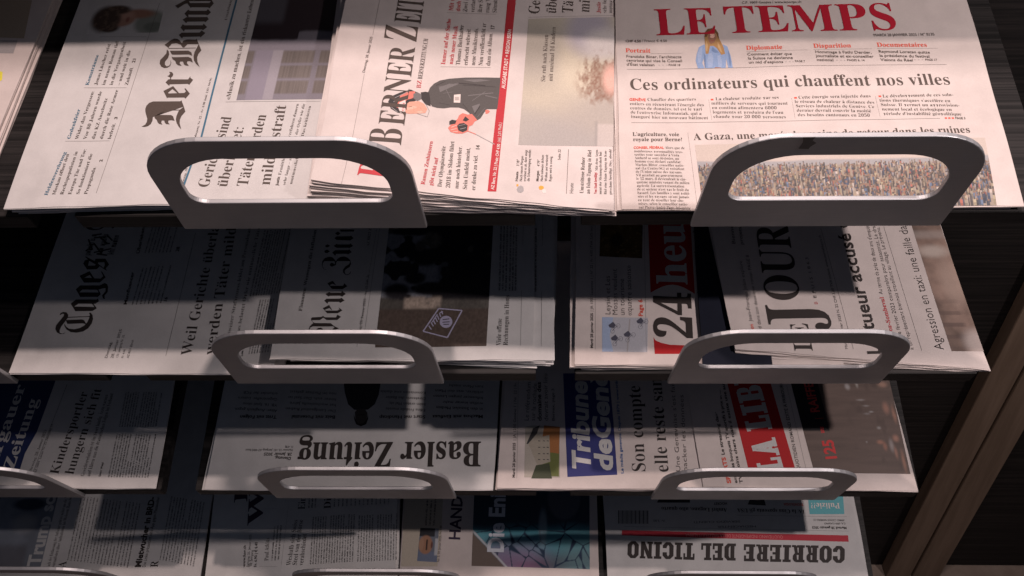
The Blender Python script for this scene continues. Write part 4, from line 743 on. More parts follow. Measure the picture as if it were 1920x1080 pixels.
["g","ticino",[[106.0,28.99],[109.66,24.73],[112.93,28.25],[111.98,30.37]],"k",2,"masthead"],
["g","ticino",[[109.66,24.73],[115.38,24.64],[113.37,28.24],[112.93,28.25]],"k",2,"masthead"],
["g","ticino",[[115.38,24.64],[120.53,28.76],[115.07,30.32],[113.37,28.24]],"k",2,"masthead"],
["g","ticino",[[120.53,28.76],[122.81,41.41],[116.8,40.02],[115.07,30.32]],"k",2,"masthead"],
["g","ticino",[[122.81,41.41],[119.15,45.73],[115.85,42.16],[116.8,40.02]],"k",2,"masthead"],
["g","ticino",[[112.47,33.1],[106.73,33.19],[106.0,28.99],[111.72,28.9]],"k",2,"masthead"],
["g","ticino",[[113.52,41.56],[108.21,41.65],[107.62,38.26],[112.92,38.17]],"k",2,"masthead"],
["g","ticino",[[102.97,45.99],[96.75,46.09],[98.8,42.44],[99.68,42.42]],"k",2,"masthead"],
["g","ticino",[[96.75,46.09],[91.6,41.92],[97.11,40.34],[98.8,42.44]],"k",2,"masthead"],
["g","ticino",[[91.6,41.92],[89.47,29.25],[95.46,30.63],[97.11,40.34]],"k",2,"masthead"],
["g","ticino",[[89.47,29.25],[93.17,24.99],[96.42,28.51],[95.46,30.63]],"k",2,"masthead"],
["g","ticino",[[93.17,24.99],[99.33,24.89],[97.3,28.5],[96.42,28.51]],"k",2,"masthead"],
["g","ticino",[[99.33,24.89],[104.46,29.01],[98.98,30.58],[97.3,28.5]],"k",2,"masthead"],
["g","ticino",[[104.46,29.01],[106.66,41.67],[100.65,40.28],[98.98,30.58]],"k",2,"masthead"],
["g","ticino",[[106.66,41.67],[102.97,45.99],[99.68,42.42],[100.65,40.28]],"k",2,"masthead"],
["g","ticino",[[88.99,46.22],[83.21,46.32],[79.75,25.2],[85.47,25.11]],"k",2,"masthead"],
["g","ticino",[[90.76,46.19],[80.99,46.35],[80.47,43.16],[90.23,43.0]],"k",2,"masthead"],
["g","ticino",[[87.76,28.23],[76.73,28.4],[76.22,25.26],[87.23,25.09]],"k",2,"masthead"],
["g","ticino",[[82.57,36.97],[78.14,37.04],[77.66,34.08],[82.08,34.01]],"k",2,"masthead"],
["g","ticino",[[77.98,25.23],[74.63,26.33],[73.31,29.09],[73.99,33.3],[76.17,35.8],[79.47,37.02],[78.99,34.06],[78.53,28.59]],"k",2,"masthead"],
["g","ticino",[[80.66,36.15],[77.05,35.79],[76.58,43.87],[74.36,43.9],[74.77,46.46],[79.66,46.38],[81.09,44.22]],"k",2,"masthead"],
["g","ticino",[[71.89,46.5],[66.11,46.6],[62.78,25.47],[68.51,25.38]],"k",2,"masthead"],
["g","ticino",[[73.66,46.47],[63.89,46.63],[63.39,43.44],[73.15,43.28]],"k",2,"masthead"],
["g","ticino",[[70.78,28.5],[59.75,28.67],[59.26,25.53],[70.28,25.35]],"k",2,"masthead"],
["g","ticino",[[65.52,37.24],[61.09,37.32],[60.63,34.36],[65.06,34.29]],"k",2,"masthead"],
["g","ticino",[[61.02,25.5],[57.66,26.6],[56.31,29.36],[56.96,33.57],[59.13,36.08],[62.42,37.29],[61.96,34.34],[61.55,28.86]],"k",2,"masthead"],
["g","ticino",[[63.62,36.43],[60.01,36.06],[59.49,44.15],[57.27,44.18],[57.66,46.74],[62.55,46.66],[64.0,44.5]],"k",2,"masthead"],
["g","ticino",[[54.32,46.79],[48.54,46.89],[45.36,25.75],[51.1,25.66]],"k",2,"masthead"],
["g","ticino",[[56.55,46.76],[46.31,46.92],[45.84,43.73],[56.06,43.56]],"k",2,"masthead"],
["g","ticino",[[53.79,28.77],[43.63,28.93],[43.16,25.78],[53.3,25.62]],"k",2,"masthead"],
["g","ticino",[[42.98,46.98],[37.19,47.07],[34.11,25.93],[39.85,25.83]],"k",2,"masthead"],
["g","ticino",[[42.11,29.17],[28.41,29.38],[27.92,26.02],[41.61,25.81]],"k",2,"masthead"],
["g","ticino",[[44.76,46.95],[30.51,47.18],[30.02,43.77],[44.25,43.54]],"k",2,"masthead"],
["g","ticino",[[31.61,33.13],[28.95,33.17],[28.23,28.12],[30.88,28.08]],"k",2,"masthead"],
["g","ticino",[[32.87,45.01],[30.2,45.05],[29.41,39.53],[32.08,39.48]],"k",2,"masthead"],
["g","ticino",[[36.74,37.92],[32.31,37.99],[31.88,35.03],[36.31,34.96]],"k",2,"masthead"],
["g","ticino",[[27.17,47.24],[21.37,47.33],[18.43,26.17],[24.17,26.08]],"k",2,"masthead"],
["g","ticino",[[28.95,47.21],[19.14,47.37],[18.7,44.17],[28.49,44.01]],"k",2,"masthead"],
["g","ticino",[[26.39,29.2],[15.32,29.38],[14.89,26.23],[25.94,26.05]],"k",2,"masthead"],
["g","ticino",[[20.96,37.96],[16.52,38.04],[16.11,35.07],[20.54,35.0]],"k",2,"masthead"],
["g","ticino",[[16.66,26.2],[13.26,27.31],[11.87,30.07],[12.44,34.29],[14.57,36.79],[17.85,38.01],[17.44,35.05],[17.12,29.56]],"k",2,"masthead"],
["g","ticino",[[19.06,37.15],[15.45,36.78],[14.78,44.88],[12.55,44.91],[12.9,47.47],[17.81,47.39],[19.29,45.23]],"k",2,"masthead"],
["g","ticino",[[10.0,47.52],[4.2,47.62],[1.4,26.44],[7.15,26.35]],"k",2,"masthead"],
["g","ticino",[[9.38,29.69],[-4.36,29.9],[-4.79,26.54],[8.92,26.32]],"k",2,"masthead"],
["g","ticino",[[11.79,47.49],[-2.49,47.73],[-2.93,44.31],[11.32,44.08]],"k",2,"masthead"],
["g","ticino",[[-1.2,33.66],[-3.86,33.7],[-4.52,28.64],[-1.86,28.6]],"k",2,"masthead"],
["g","ticino",[[-0.09,45.55],[-2.77,45.59],[-3.48,40.06],[-0.81,40.02]],"k",2,"masthead"],
["g","ticino",[[3.88,38.45],[-0.56,38.52],[-0.95,35.56],[3.49,35.49]],"k",2,"masthead"],
["g","ticino",[[-14.17,48.36],[-19.19,48.42],[-21.68,27.22],[-16.69,27.17]],"k",2,"masthead"],
["g","ticino",[[-22.55,48.45],[-27.23,44.23],[-21.96,42.68],[-20.46,44.8]],"k",2,"masthead"],
["g","ticino",[[-27.23,44.23],[-28.68,31.51],[-23.09,32.93],[-21.96,42.68]],"k",2,"masthead"],
["g","ticino",[[-28.68,31.51],[-25.0,27.25],[-22.09,30.81],[-23.09,32.93]],"k",2,"masthead"],
["g","ticino",[[-12.49,48.35],[-22.97,48.46],[-23.36,45.04],[-12.9,44.93]],"k",2,"masthead"],
["g","ticino",[[-14.62,30.52],[-25.03,30.62],[-25.42,27.26],[-15.03,27.15]],"k",2,"masthead"],
["g","ticino",[[-29.89,48.53],[-35.34,48.59],[-37.68,27.38],[-32.28,27.33]],"k",2,"masthead"],
["g","ticino",[[-30.23,30.68],[-43.14,30.81],[-43.51,27.44],[-30.61,27.31]],"k",2,"masthead"],
["g","ticino",[[-28.21,48.51],[-41.63,48.66],[-42.0,45.24],[-28.6,45.1]],"k",2,"masthead"],
["g","ticino",[[-40.23,34.59],[-42.73,34.61],[-43.28,29.54],[-40.78,29.52]],"k",2,"masthead"],
["g","ticino",[[-39.35,46.49],[-41.87,46.52],[-42.46,40.98],[-39.95,40.95]],"k",2,"masthead"],
["g","ticino",[[-35.52,39.42],[-39.7,39.46],[-40.02,36.49],[-35.85,36.45]],"k",2,"masthead"],
["g","ticino",[[-44.78,48.69],[-50.24,48.75],[-52.46,27.53],[-47.05,27.48]],"k",2,"masthead"],
["g","ticino",[[-45.04,30.62],[-54.21,30.71],[-54.54,27.55],[-45.38,27.46]],"k",2,"masthead"],
["g","ticino",[[-43.1,48.67],[-56.12,48.81],[-56.47,45.39],[-43.47,45.25]],"k",2,"masthead"],
["g","ticino",[[-53.82,46.65],[-56.34,46.67],[-56.99,40.28],[-54.48,40.25]],"k",2,"masthead"],
["g","ticino",[[-68.56,48.88],[-73.97,49.0],[-76.25,27.77],[-70.89,27.65]],"k",2,"masthead"],
["g","ticino",[[-66.16,31.13],[-80.2,31.45],[-80.58,27.87],[-66.56,27.55]],"k",2,"masthead"],
["g","ticino",[[-65.67,35.57],[-67.94,35.63],[-68.45,30.97],[-66.18,30.92]],"k",2,"masthead"],
["g","ticino",[[-77.46,35.84],[-79.74,35.89],[-80.23,31.24],[-77.95,31.19]],"k",2,"masthead"],
["g","ticino",[[-66.69,48.83],[-75.84,49.04],[-76.19,45.84],[-67.04,45.63]],"k",2,"masthead"],
["g","ticino",[[-81.88,49.18],[-87.29,49.31],[-89.46,28.06],[-84.09,27.94]],"k",2,"masthead"],
["g","ticino",[[-79.8,49.13],[-89.37,49.36],[-89.7,46.15],[-80.13,45.93]],"k",2,"masthead"],
["g","ticino",[[-81.69,31.06],[-91.2,31.27],[-91.52,28.11],[-82.03,27.9]],"k",2,"masthead"],
["g","ticino",[[-95.0,49.49],[-100.41,49.61],[-98.27,45.91],[-97.85,45.9]],"k",2,"masthead"],
["g","ticino",[[-100.41,49.61],[-104.99,45.43],[-99.73,43.81],[-98.27,45.91]],"k",2,"masthead"],
["g","ticino",[[-106.2,32.67],[-102.47,28.36],[-99.64,31.89],[-100.68,34.03]],"k",2,"masthead"],
["g","ticino",[[-102.47,28.36],[-97.1,28.24],[-99.23,31.88],[-99.64,31.89]],"k",2,"masthead"],
["g","ticino",[[-97.1,28.24],[-92.54,32.36],[-97.78,33.96],[-99.23,31.88]],"k",2,"masthead"],
["g","ticino",[[-92.54,32.36],[-91.26,45.11],[-96.82,43.74],[-97.78,33.96]],"k",2,"masthead"],
["g","ticino",[[-91.26,45.11],[-95.0,49.49],[-97.85,45.9],[-96.82,43.74]],"k",2,"masthead"],
["g","ticino",[[-100.41,36.79],[-105.8,36.91],[-106.2,32.67],[-100.82,32.55]],"k",2,"masthead"],
["g","ticino",[[-100.0,45.31],[-104.99,45.43],[-105.31,42.01],[-100.33,41.9]],"k",2,"masthead"],
["g","ticino",[[-108.13,49.79],[-113.55,49.91],[-115.49,28.65],[-110.12,28.53]],"k",2,"masthead"],
["g","ticino",[[-106.04,49.74],[-115.64,49.96],[-115.93,46.75],[-106.35,46.53]],"k",2,"masthead"],
["g","ticino",[[-107.75,31.65],[-117.27,31.86],[-117.56,28.69],[-108.05,28.48]],"k",2,"masthead"],
["g","ticino",[[-118.35,50.02],[-122.52,50.12],[-124.39,28.85],[-120.25,28.75]],"k",2,"masthead"],
["g","ticino",[[-127.95,50.24],[-132.12,50.34],[-133.91,29.06],[-129.77,28.97]],"k",2,"masthead"],
["g","ticino",[[-120.25,28.75],[-125.22,28.86],[-132.12,50.34],[-127.53,50.23]],"k",2,"masthead"],
["g","ticino",[[-117.1,49.99],[-124.19,50.16],[-124.43,47.37],[-117.35,47.21]],"k",2,"masthead"],
["g","ticino",[[-127.88,31.67],[-134.92,31.83],[-135.15,29.09],[-128.11,28.93]],"k",2,"masthead"],
["g","ticino",[[-118.76,31.47],[-122.9,31.56],[-123.15,28.82],[-119.01,28.73]],"k",2,"masthead"],
["g","ticino",[[-139.02,50.5],[-144.87,50.63],[-142.65,46.93],[-141.81,46.91]],"k",2,"masthead"],
["g","ticino",[[-144.87,50.63],[-149.38,46.44],[-144.07,44.82],[-142.65,46.93]],"k",2,"masthead"],
["g","ticino",[[-149.38,46.44],[-150.36,33.66],[-144.85,35.03],[-144.07,44.82]],"k",2,"masthead"],
["g","ticino",[[-150.36,33.66],[-146.54,29.34],[-143.77,32.88],[-144.85,35.03]],"k",2,"masthead"],
["g","ticino",[[-146.54,29.34],[-140.74,29.21],[-142.94,32.86],[-143.77,32.88]],"k",2,"masthead"],
["g","ticino",[[-140.74,29.21],[-136.25,33.35],[-141.52,34.95],[-142.94,32.86]],"k",2,"masthead"],
["g","ticino",[[-136.25,33.35],[-135.19,46.12],[-140.74,44.74],[-141.52,34.95]],"k",2,"masthead"],
["g","ticino",[[-135.19,46.12],[-139.02,50.5],[-141.81,46.91],[-140.74,44.74]],"k",2,"masthead"],
["g","ticino",[[-156.16,57.77],[129.11,51.0],[129.73,59.03],[-11.09,61.78],[-155.85,64.54]],"red5",0],
["t","ticino","Gr","QUOTIDIANO INDIPENDENTE DELLA SVIZZERA ITALIANA",47.82,58.67,179.0,123.2,4.06,"r4",0],
["t","ticino","Gb","Martedì 28 gennaio 2025",129.45,69.82,179.35,43.7,3.15,"k",0],
["t","ticino","Gs","G.A. 6900 LUGANO",128.97,75.25,-179.77,27.0,2.48,"k",0],
["t","ticino","Gs","ANNO CXXXIV NUMERO 22",128.27,79.33,179.23,39.14,2.49,"k",0],
["l","ticino",131.27,64.42,-152.9,69.31,0.2,"k",0],
["l","ticino",132.2,82.76,-8.74,84.27,0.2,"k",0],
["t","ticino","Sb","IA: la Cina spaventa gli USA",79.25,91.49,179.06,85.74,4.87,"k",0],
["t","ticino","Sb","Ambrì Lugano, alto quarto",-19.43,93.2,178.79,84.15,4.86,"k",0],
["t","ticino","Gb","TECNOLOGIA",79.04,99.8,179.42,25.24,3.15,"r2",0],
["t","ticino","Gb","HOCKEY",-18.67,100.84,-178.98,17.16,3.15,"k",0],
["g","ticino",[[85.27,86.01],[129.36,86.18],[131.61,113.23],[86.36,113.09]],"teal",0],
["t","ticino","Sb","Pulizie??",125.48,100.31,179.67,37.47,7.01,"w",0],
["l","ticino",-158.8,89.91,-159.57,72.7,1.1,"k",0],
["l","ticino",-157.01,89.91,-157.79,72.71,0.5,"k",0],
["l","ticino",-155.23,89.92,-156.02,72.71,0.5,"k",0],
["l","ticino",-153.44,89.93,-154.24,72.72,1.1,"k",0],
["l","ticino",-151.66,89.93,-152.47,72.73,0.5,"k",0],
["l","ticino",-149.87,89.94,-150.7,72.74,0.5,"k",0],
["l","ticino",-148.08,89.95,-148.92,72.74,1.1,"k",0],
["l","ticino",-146.3,89.95,-147.15,72.75,0.5,"k",0],
["l","ticino",-144.51,89.96,-145.37,72.76,0.5,"k",0],
["l","ticino",-142.73,89.97,-143.6,72.76,1.1,"k",0],
["l","ticino",-140.94,89.97,-141.83,72.77,0.5,"k",0],
["l","ticino",-139.16,89.98,-140.05,72.78,0.5,"k",0],
["l","ticino",-137.37,89.99,-138.28,72.79,1.1,"k",0],
["l","ticino",-135.59,89.99,-136.51,72.79,0.5,"k",0],
["l","ticino",-133.8,90.0,-134.74,72.8,0.5,"k",0],
["l","ticino",-132.02,90.01,-132.96,72.81,1.1,"k",0],
["l","ticino",-130.23,90.01,-131.19,72.82,0.5,"k",0],
["l","ticino",-128.45,90.02,-129.42,72.82,0.5,"k",0],
["l","ticino",-126.66,90.03,-127.65,72.83,1.1,"k",0],
["l","ticino",-124.88,90.03,-125.87,72.84,0.5,"k",0],
["l","ticino",-123.09,90.04,-124.1,72.84,0.5,"k",0],
["l","ticino",-121.31,90.05,-122.33,72.85,1.1,"k",0],
["t","ticino","Gs","Fr. 3.00",-100.57,78.41,-178.98,14.33,2.75,"k",0],
["g","ticino",[[7.76,98.15],[30.86,96.85],[28.65,112.9],[14.89,112.85]],"coat",0],
["g","ticino",[[-108.71,100.52],[-66.05,100.67],[-65.09,112.59],[-102.41,112.46]],"coat",0],
["p","ticino","Gs",["MEDIACENTER","SERVIZIO CLIENTI"],15.64,71.38,-19.66,6.05,-178.98,59.59,2.46,"k"],
["t","neighbor","Gb","NO",-196.09,8.9,2.2,8.02,4.57,"k",0],
]

for i, k in enumerate(PAGES): PAGES[k]['seed'] = 1.0 + i * .77
# ------------------------------------------------------------------ lettering: outlines of the built-in typeface, one cached mesh per letter
STY = {'F': ('F', .0, 4), 'St': ('S', 0, 4), 'Sx': ('S', .008, 4), 'Sl': ('S', .022, 3), 'Sr': ('S', -.0075, 3), 'Sb': ('S', 0, 2), 'Sm': ('S', -.0055, 4), 'Ss': ('S', -.014, 2),
       'Gr': ('G', 0, 2), 'Gl': ('G', -.008, 2), 'Gs': ('G', -.002, 2), 'Gb': ('G', .022, 2), 'Gm': ('G', .007, 2), 'Gx': ('G', .036, 3)}
ACC = {'ä': 'a:', 'ö': 'o:', 'ü': 'u:', 'Ä': 'A:', 'Ö': 'O:', 'Ü': 'U:', 'é': "e'", 'É': "E'", 'è': 'e`', 'È': 'E`', 'à': 'a`', 'À': 'A`', 'î': 'i^', 'ì': 'i`', 'ê': 'e^', 'â': 'a^', 'ç': 'c,'}
def alt(st, ch):
    f = STY[st][0]
    if f == 'G': return ch
    base = {'S': (0x1D400, 0x1D41A), 'F': (0x1D56C, 0x1D586)}[f]
    if 'A' <= ch <= 'Z': return chr(base[0] + ord(ch) - 65)
    if 'a' <= ch <= 'z': return chr(base[1] + ord(ch) - 97)
    if ch.isdigit() and ord(ch) < 128: return chr(0x1D7CE + int(ch))
    return ch
def strip_acc(st, s): return [(c, None) if STY[st][0] == 'G' or c not in ACC else (ACC[c][0], ACC[c][1]) for c in s]
need = {}
for it in INK:
    if it[0] == 't': need.setdefault(it[2], set()).update(c for c, _ in strip_acc(it[2], it[3]))
    if it[0] == 'p':
        for l in it[3]: need.setdefault(it[2], set()).update(c for c, _ in strip_acc(it[2], l))
tmp = bpy.data.collections.new('type_case'); COL.children.link(tmp); jobs = []
def text_ob(s, st):
    c = bpy.data.curves.new('type', 'FONT'); c.body = s; c.size = 1; c.offset = STY[st][1]; c.resolution_u = STY[st][2]; c.fill_mode = 'FRONT'
    o = bpy.data.objects.new('type', c); tmp.objects.link(o); return o
for st, cs in need.items():
    cs.add('H'); cs.add('l'); H = alt(st, 'H'); jobs.append((st, None, text_ob(H + H, st), None))
    for c in sorted(cs): jobs.append((st, c, text_ob(alt(st, c), st) if c != ' ' else None, text_ob(H + alt(st, c) + H, st)))
dg = bpy.context.evaluated_depsgraph_get(); GL = {}; HH = {}
def grab(o):
    me = bpy.data.meshes.new_from_object(o.evaluated_get(dg)); n = len(me.vertices); co = np.zeros(n * 3); me.vertices.foreach_get('co', co)
    fs = [tuple(p.vertices) for p in me.polygons]; bpy.data.meshes.remove(me); return co.reshape(-1, 3)[:, :2], fs
for st, c, o1, o2 in jobs:
    if c is None: co, _ = grab(o1); HH[st] = np.ptp(co[:, 0]); continue
    wco, _ = grab(o2); adv = np.ptp(wco[:, 0]) - HH[st]
    if o1 is None: GL[st, c] = (np.zeros((0, 2)), [], adv); continue
    co, fs = grab(o1); GL[st, c] = (co, fs, adv)
for _, _, o1, o2 in jobs:
    for o in (o1, o2):
        if o: cu = o.data; bpy.data.objects.remove(o); bpy.data.curves.remove(cu)
bpy.data.collections.remove(tmp)
CAPH = {st: GL[st, 'H'][0][:, 1].max() for st in need}
def lay(st, s):
    """verts, faces and width of a line set at size 1"""
    V = []; F = []; n = 0; x = 0.0
    for c, a in strip_acc(st, s):
        co, fs, adv = GL[st, c]
        if len(co):
            V.append(co + (x, 0)); F += [tuple(i + n for i in f) for f in fs]; n += len(co)
            if a:
                cx = x + (co[:, 0].min() + co[:, 0].max()) / 2; ty = co[:, 1].max() + (.06 if c != 'i' else -.1)
                quads = {':': [(-.13, 0, -.04, .09), (.04, 0, .13, .09)], "'": [], '`': [], '^': [], ',': []}[a]
                polys = [[(cx + p[0], ty + p[1]), (cx + p[2], ty + p[1]), (cx + p[2], ty + p[3]), (cx + p[0], ty + p[3])] for p in quads]
                if a == "'": polys = [[(cx - .04, ty), (cx + .02, ty), (cx + .12, ty + .15), (cx + .02, ty + .15)]]
                if a == '`': polys = [[(cx + .04, ty), (cx - .02, ty), (cx - .12, ty + .15), (cx - .02, ty + .15)]]
                if a == '^': polys = [[(cx - .12, ty), (cx - .05, ty), (cx, ty + .1), (cx, ty + .15)], [(cx + .12, ty), (cx + .05, ty), (cx, ty + .1), (cx, ty + .15)]]
                if a == ',': polys = [[(cx, -.02), (cx + .07, -.08), (cx - .02, -.2), (cx - .08, -.17)]]
                for p in polys: V.append(np.array(p)); F.append(tuple(range(n, n + 4))); n += 4
        x += adv
    return (np.vstack(V) if V else np.zeros((0, 2))), F, x
BUCK = {}
def put(page, part, mkey, P, F, off):
    """P: (k,2) points on the page in shelf millimetres"""
    b = BUCK.setdefault((page, part), {'V': [], 'F': [], 'M': [], 'n': 0, 'mats': []})
    if mkey not in b['mats']: b['mats'].append(mkey)
    mi = b['mats'].index(mkey); pg = PAGES[page]; P = np.asarray(P, float)
    W = to_world(pg['row'], P[:, 0], P[:, 1], page_n(pg, P[:, 0], P[:, 1]) + off)
    b['V'].append(W); b['F'] += [tuple(i + b['n'] for i in f) for f in F]; b['M'] += [mi] * len(F); b['n'] += len(W)
def set_line(page, st, s, x, v, ang, L, h, col, slant=0, scale=None):
    co, F, wd = lay(st, s)
    if not len(co): return
    sy = h / CAPH[st]; sx = scale if scale else L / wd
    a = math.radians(ang); d = np.array([math.cos(a), math.sin(a)]); e = np.array([-d[1], d[0]])
    P = np.array([x, v]) + (co[:, :1] * sx + slant * co[:, 1:] * sy) * d + co[:, 1:] * sy * e
    part = 'masthead' if (st in ('F', 'Sx', 'Sl', 'Gx') and h > 9) or (st in ('St', 'Sm') and h > 14) else 'headline' if h > 4.2 else 'body_text'
    put(page, part, col, P, F, .30)
rnd = random.Random(5)
nlay = 0
def chop(pts):
    bm = bmesh.new(); vs = [bm.verts.new((p[0], p[1], 0)) for p in pts]; bm.faces.new(vs); bmesh.ops.triangulate(bm, faces=bm.faces[:])
    xs = [p[0] for p in pts]; ys = [p[1] for p in pts]
    for k, lo, hi in ((0, min(xs), max(xs)), (1, min(ys), max(ys))):
        q = math.ceil(lo / 12) * 12
        while q < hi:
            no = (1, 0, 0) if k == 0 else (0, 1, 0); bmesh.ops.bisect_plane(bm, geom=bm.verts[:] + bm.edges[:] + bm.faces[:], plane_co=[q * c for c in no], plane_no=no); q += 12
    bm.verts.index_update(); V = [(a.co.x, a.co.y) for a in bm.verts]; F = [tuple(a.index for a in f.verts) for f in bm.faces]; bm.free(); return V, F
def vnoise(x, y, seed):
    xi = np.floor(x).astype(int); yi = np.floor(y).astype(int); fx = x - xi; fy = y - yi; fx = fx * fx * (3 - 2 * fx); fy = fy * fy * (3 - 2 * fy)
    def h(a, b): q = np.sin(a * 127.1 + b * 311.7 + seed * 74.7) * 43758.5453; return q - np.floor(q)
    return (h(xi, yi) * (1 - fx) + h(xi + 1, yi) * fx) * (1 - fy) + (h(xi, yi + 1) * (1 - fx) + h(xi + 1, yi + 1) * fx) * fy
def fbm(x, y, s, o=3): return sum(vnoise(x * 2 ** i, y * 2 ** i, s + i) / 2 ** i for i in range(o)) / (2 - 2.0 ** (1 - o))
def sst(a, b, x): t = np.clip((x - a) / (b - a), 0, 1); return t * t * (3 - 2 * t)
def blend(c, m, d): return c * (1 - m[..., None]) + np.array(d) * m[..., None]
def full(u, c): return np.ones(u.shape + (3,)) * np.array(c)
def ell(u, v, cx, cy, rx, ry, s=.15): return 1 - sst(1 - s, 1 + s, np.sqrt(((u - cx) / rx) ** 2 + ((v - cy) / ry) ** 2))
def box(u, v, a, b, c, d, s=.008): return sst(a - s, a + s, u) * (1 - sst(c - s, c + s, u)) * sst(b - s, b + s, v) * (1 - sst(d - s, d + s, v))
def pic_windows(u, v):
    c = full(u, (.22, .205, .235)); c = blend(c, box(u, v, .10, -1, .30, .40), (.26, .24, .29)); c = blend(c, box(u, v, .30, -1, .36, .40), (.25, .23, .29))
    for a, b in ((-.02, .08), (.42, .80), (.865, 1.1)):
        for q, r in ((.045, .145), (.165, .265), (.285, .385)):
            k = .8 + .35 * vnoise(u * 90, v * 4, 3); m = box(u, v, a, q, b, r); c = c * (1 - m[..., None]) + (np.array((.17, .15, .14)) * k[..., None]) * m[..., None]
    c = blend(c, box(u, v, .30, .0, .42, .40), (.33, .31, .345)); c = blend(c, box(u, v, -1, .39, 2, .48), (.24, .225, .26))
    c = blend(c, sst(.47, .50, v + .05 * (fbm(u * 4, v * 2, 2) - .5) - .06 * (u > .55)), (.035, .025, .03)); c = blend(c, box(u, v, -.1, .62, .33, .9, .04) * (v > .5), (.09, .085, .10))
    return c
def pic_beige_blur(u, v):
    c = full(u, (.42, .38, .34)); c = blend(c, sst(.1, .5, v - .4 * u + .2), (.52, .47, .38)); c = blend(c, sst(.40, .2, v + .25 * u) * .6, (.38, .36, .35))
    c = blend(c, ell(u, v, .12, .72, .35, .25, .6) * .6, (.30, .28, .26)); c = blend(c, ell(u, v, .62, .62, .25, .22, .5) * .7, (.60, .54, .42)); c = blend(c, ell(u, v, .7, .9, .25, .2, .5), (.40, .37, .42)); c = blend(c, ell(u, v, .9, .78, .25, .12, .5), (.62, .58, .56))
    r = fbm(u * 22, v * 22, 4); hair = ell(u, v, .84, .50, .25, .20, .3) * sst(.40, .62, r * .9 + .35 * ell(u, v, .90, .50, .17, .14, .5)); c = blend(c, hair * .85 * (.55 + .6 * vnoise(u * 60, v * 80, 5)), (.24, .13, .09)); c = blend(c, ell(u, v, .97, .50, .09, .11, .5), (.68, .42, .35))
    c = blend(c, box(u, v, .8, -1, .83, .18, .01) * .5, (.30, .28, .27)); c = blend(c, box(u, v, .83, -1, 2, .16, .01) * .7, (.56, .50, .47)); return c * (.96 + .08 * vnoise(u * 160, v * 160, 2))[..., None]
def pic_crowd(u, v):
    ny, nx = u.shape; c = full(u, (.60, .54, .53)); hz = .70 + .05 * fbm(u * 5, v * 0, 2); c = blend(c, sst(.02, -.02, v - hz) , (.36, .37, .42)); c = blend(c, sst(.03, -.03, v - .58 - .10 * fbm(u * 8, v * 0, 4)), (.34, .29, .25)); c = blend(c, sst(.25, .0, v) * sst(.4, .7, fbm(u * 9, v * 4, 7)), (.58, .42, .22))
    rr = np.random.RandomState(11); pal = [(.06, .06, .08), (.09, .08, .09), (.13, .12, .14), (.05, .07, .13), (.16, .13, .11), (.42, .38, .37), (.30, .10, .08), (.10, .15, .26), (.22, .20, .17), (.34, .30, .22), (.07, .06, .06), (.24, .23, .26)]
    P = sorted(((.02 + .66 * rr.rand() ** .8) for _ in range(2300)), reverse=True)
    for y in P:
        s_ = 1.15 - y * 1.15; x = rr.rand(); w_ = max(1, int(nx * .0050 * (.6 + s_) * rr.uniform(.7, 1.3))); h_ = max(3, int(ny * .13 * (.35 + s_) * rr.uniform(.7, 1.1))); i = int(x * nx); j = int(y * ny) - h_ // 2; j0 = max(0, j); k = np.array(pal[rr.randint(len(pal))]) * rr.uniform(.8, 1.5)
        if j + h_ > int((.66 + .06 * rr.rand()) * ny): continue
        hd = max(1, h_ // 5); c[j0:j + h_ // 2, i:i + w_] = k * .65; c[max(0, j + h_ // 2):j + h_ - hd, i:i + w_] = k; c[j + h_ - hd:j + h_, i + w_ // 4:i + max(1, w_ - w_ // 4)] = (.26, .17, .13) if rr.rand() < .6 else (.07, .06, .06)
    return c * np.array((.80, .76, .68)) + .035
def pic_figures(u, v):
    c = full(u, (.10, .09, .08)) * (.7 + .6 * fbm(u * 6, v * 6, 8))[..., None]; c = blend(c, box(u, v, -1, .36, .52, .86, .02), (.26, .27, .31)); c = blend(c, box(u, v, .5, .48, .75, .62, .03) * .7, (.13, .14, .17))
    dk = (.022, .020, .024); c = blend(c, sst(.52, .56, fbm(u * 5, v * 7, 3) + .45 * sst(.35, .7, u) - .10) * box(u, v, -.1, .34, 2, 2, .02), dk)
    for a in ((.30, .50, .10, .045), (.16, .555, .16, .018), (.38, .66, .14, .07), (.24, .70, .06, .05), (.46, .42, .18, .05), (.14, .40, .12, .06), (.6, .8, .2, .08), (.3, .86, .3, .03)): c = blend(c, ell(u, v, *a, .3), dk)
    c = blend(c, ell(u, v, .42, .79, .10, .065, .3) * (.4 + .6 * vnoise(u * 60, v * 60, 2)), (.17, .15, .13)); c = blend(c, ell(u, v, .32, .745, .05, .04, .3), (.10, .09, .085))
    c = blend(c, box(u, v, .22, .27, .56, .36, .02) * sst(.3, .6, fbm(u * 9, v * 16, 6)), (.42, .34, .28)); c = blend(c, box(u, v, -1, -1, 2, .27, .012) * .95, (.095, .070, .058)); return c * (.8 + .4 * vnoise(u * 70, v * 70, 1))[..., None]
def pic_brown(u, v): c = full(u, (.12, .07, .025)) * (.3 + 1.2 * fbm(u * 5, v * 5, 1))[..., None]; c = blend(c, ell(u, v, .4, .5, .15, .2, .4), (.03, .02, .015)); return blend(c, sst(.62, .75, fbm(u * 14, v * 14, 4)) * .5, (.3, .2, .08))
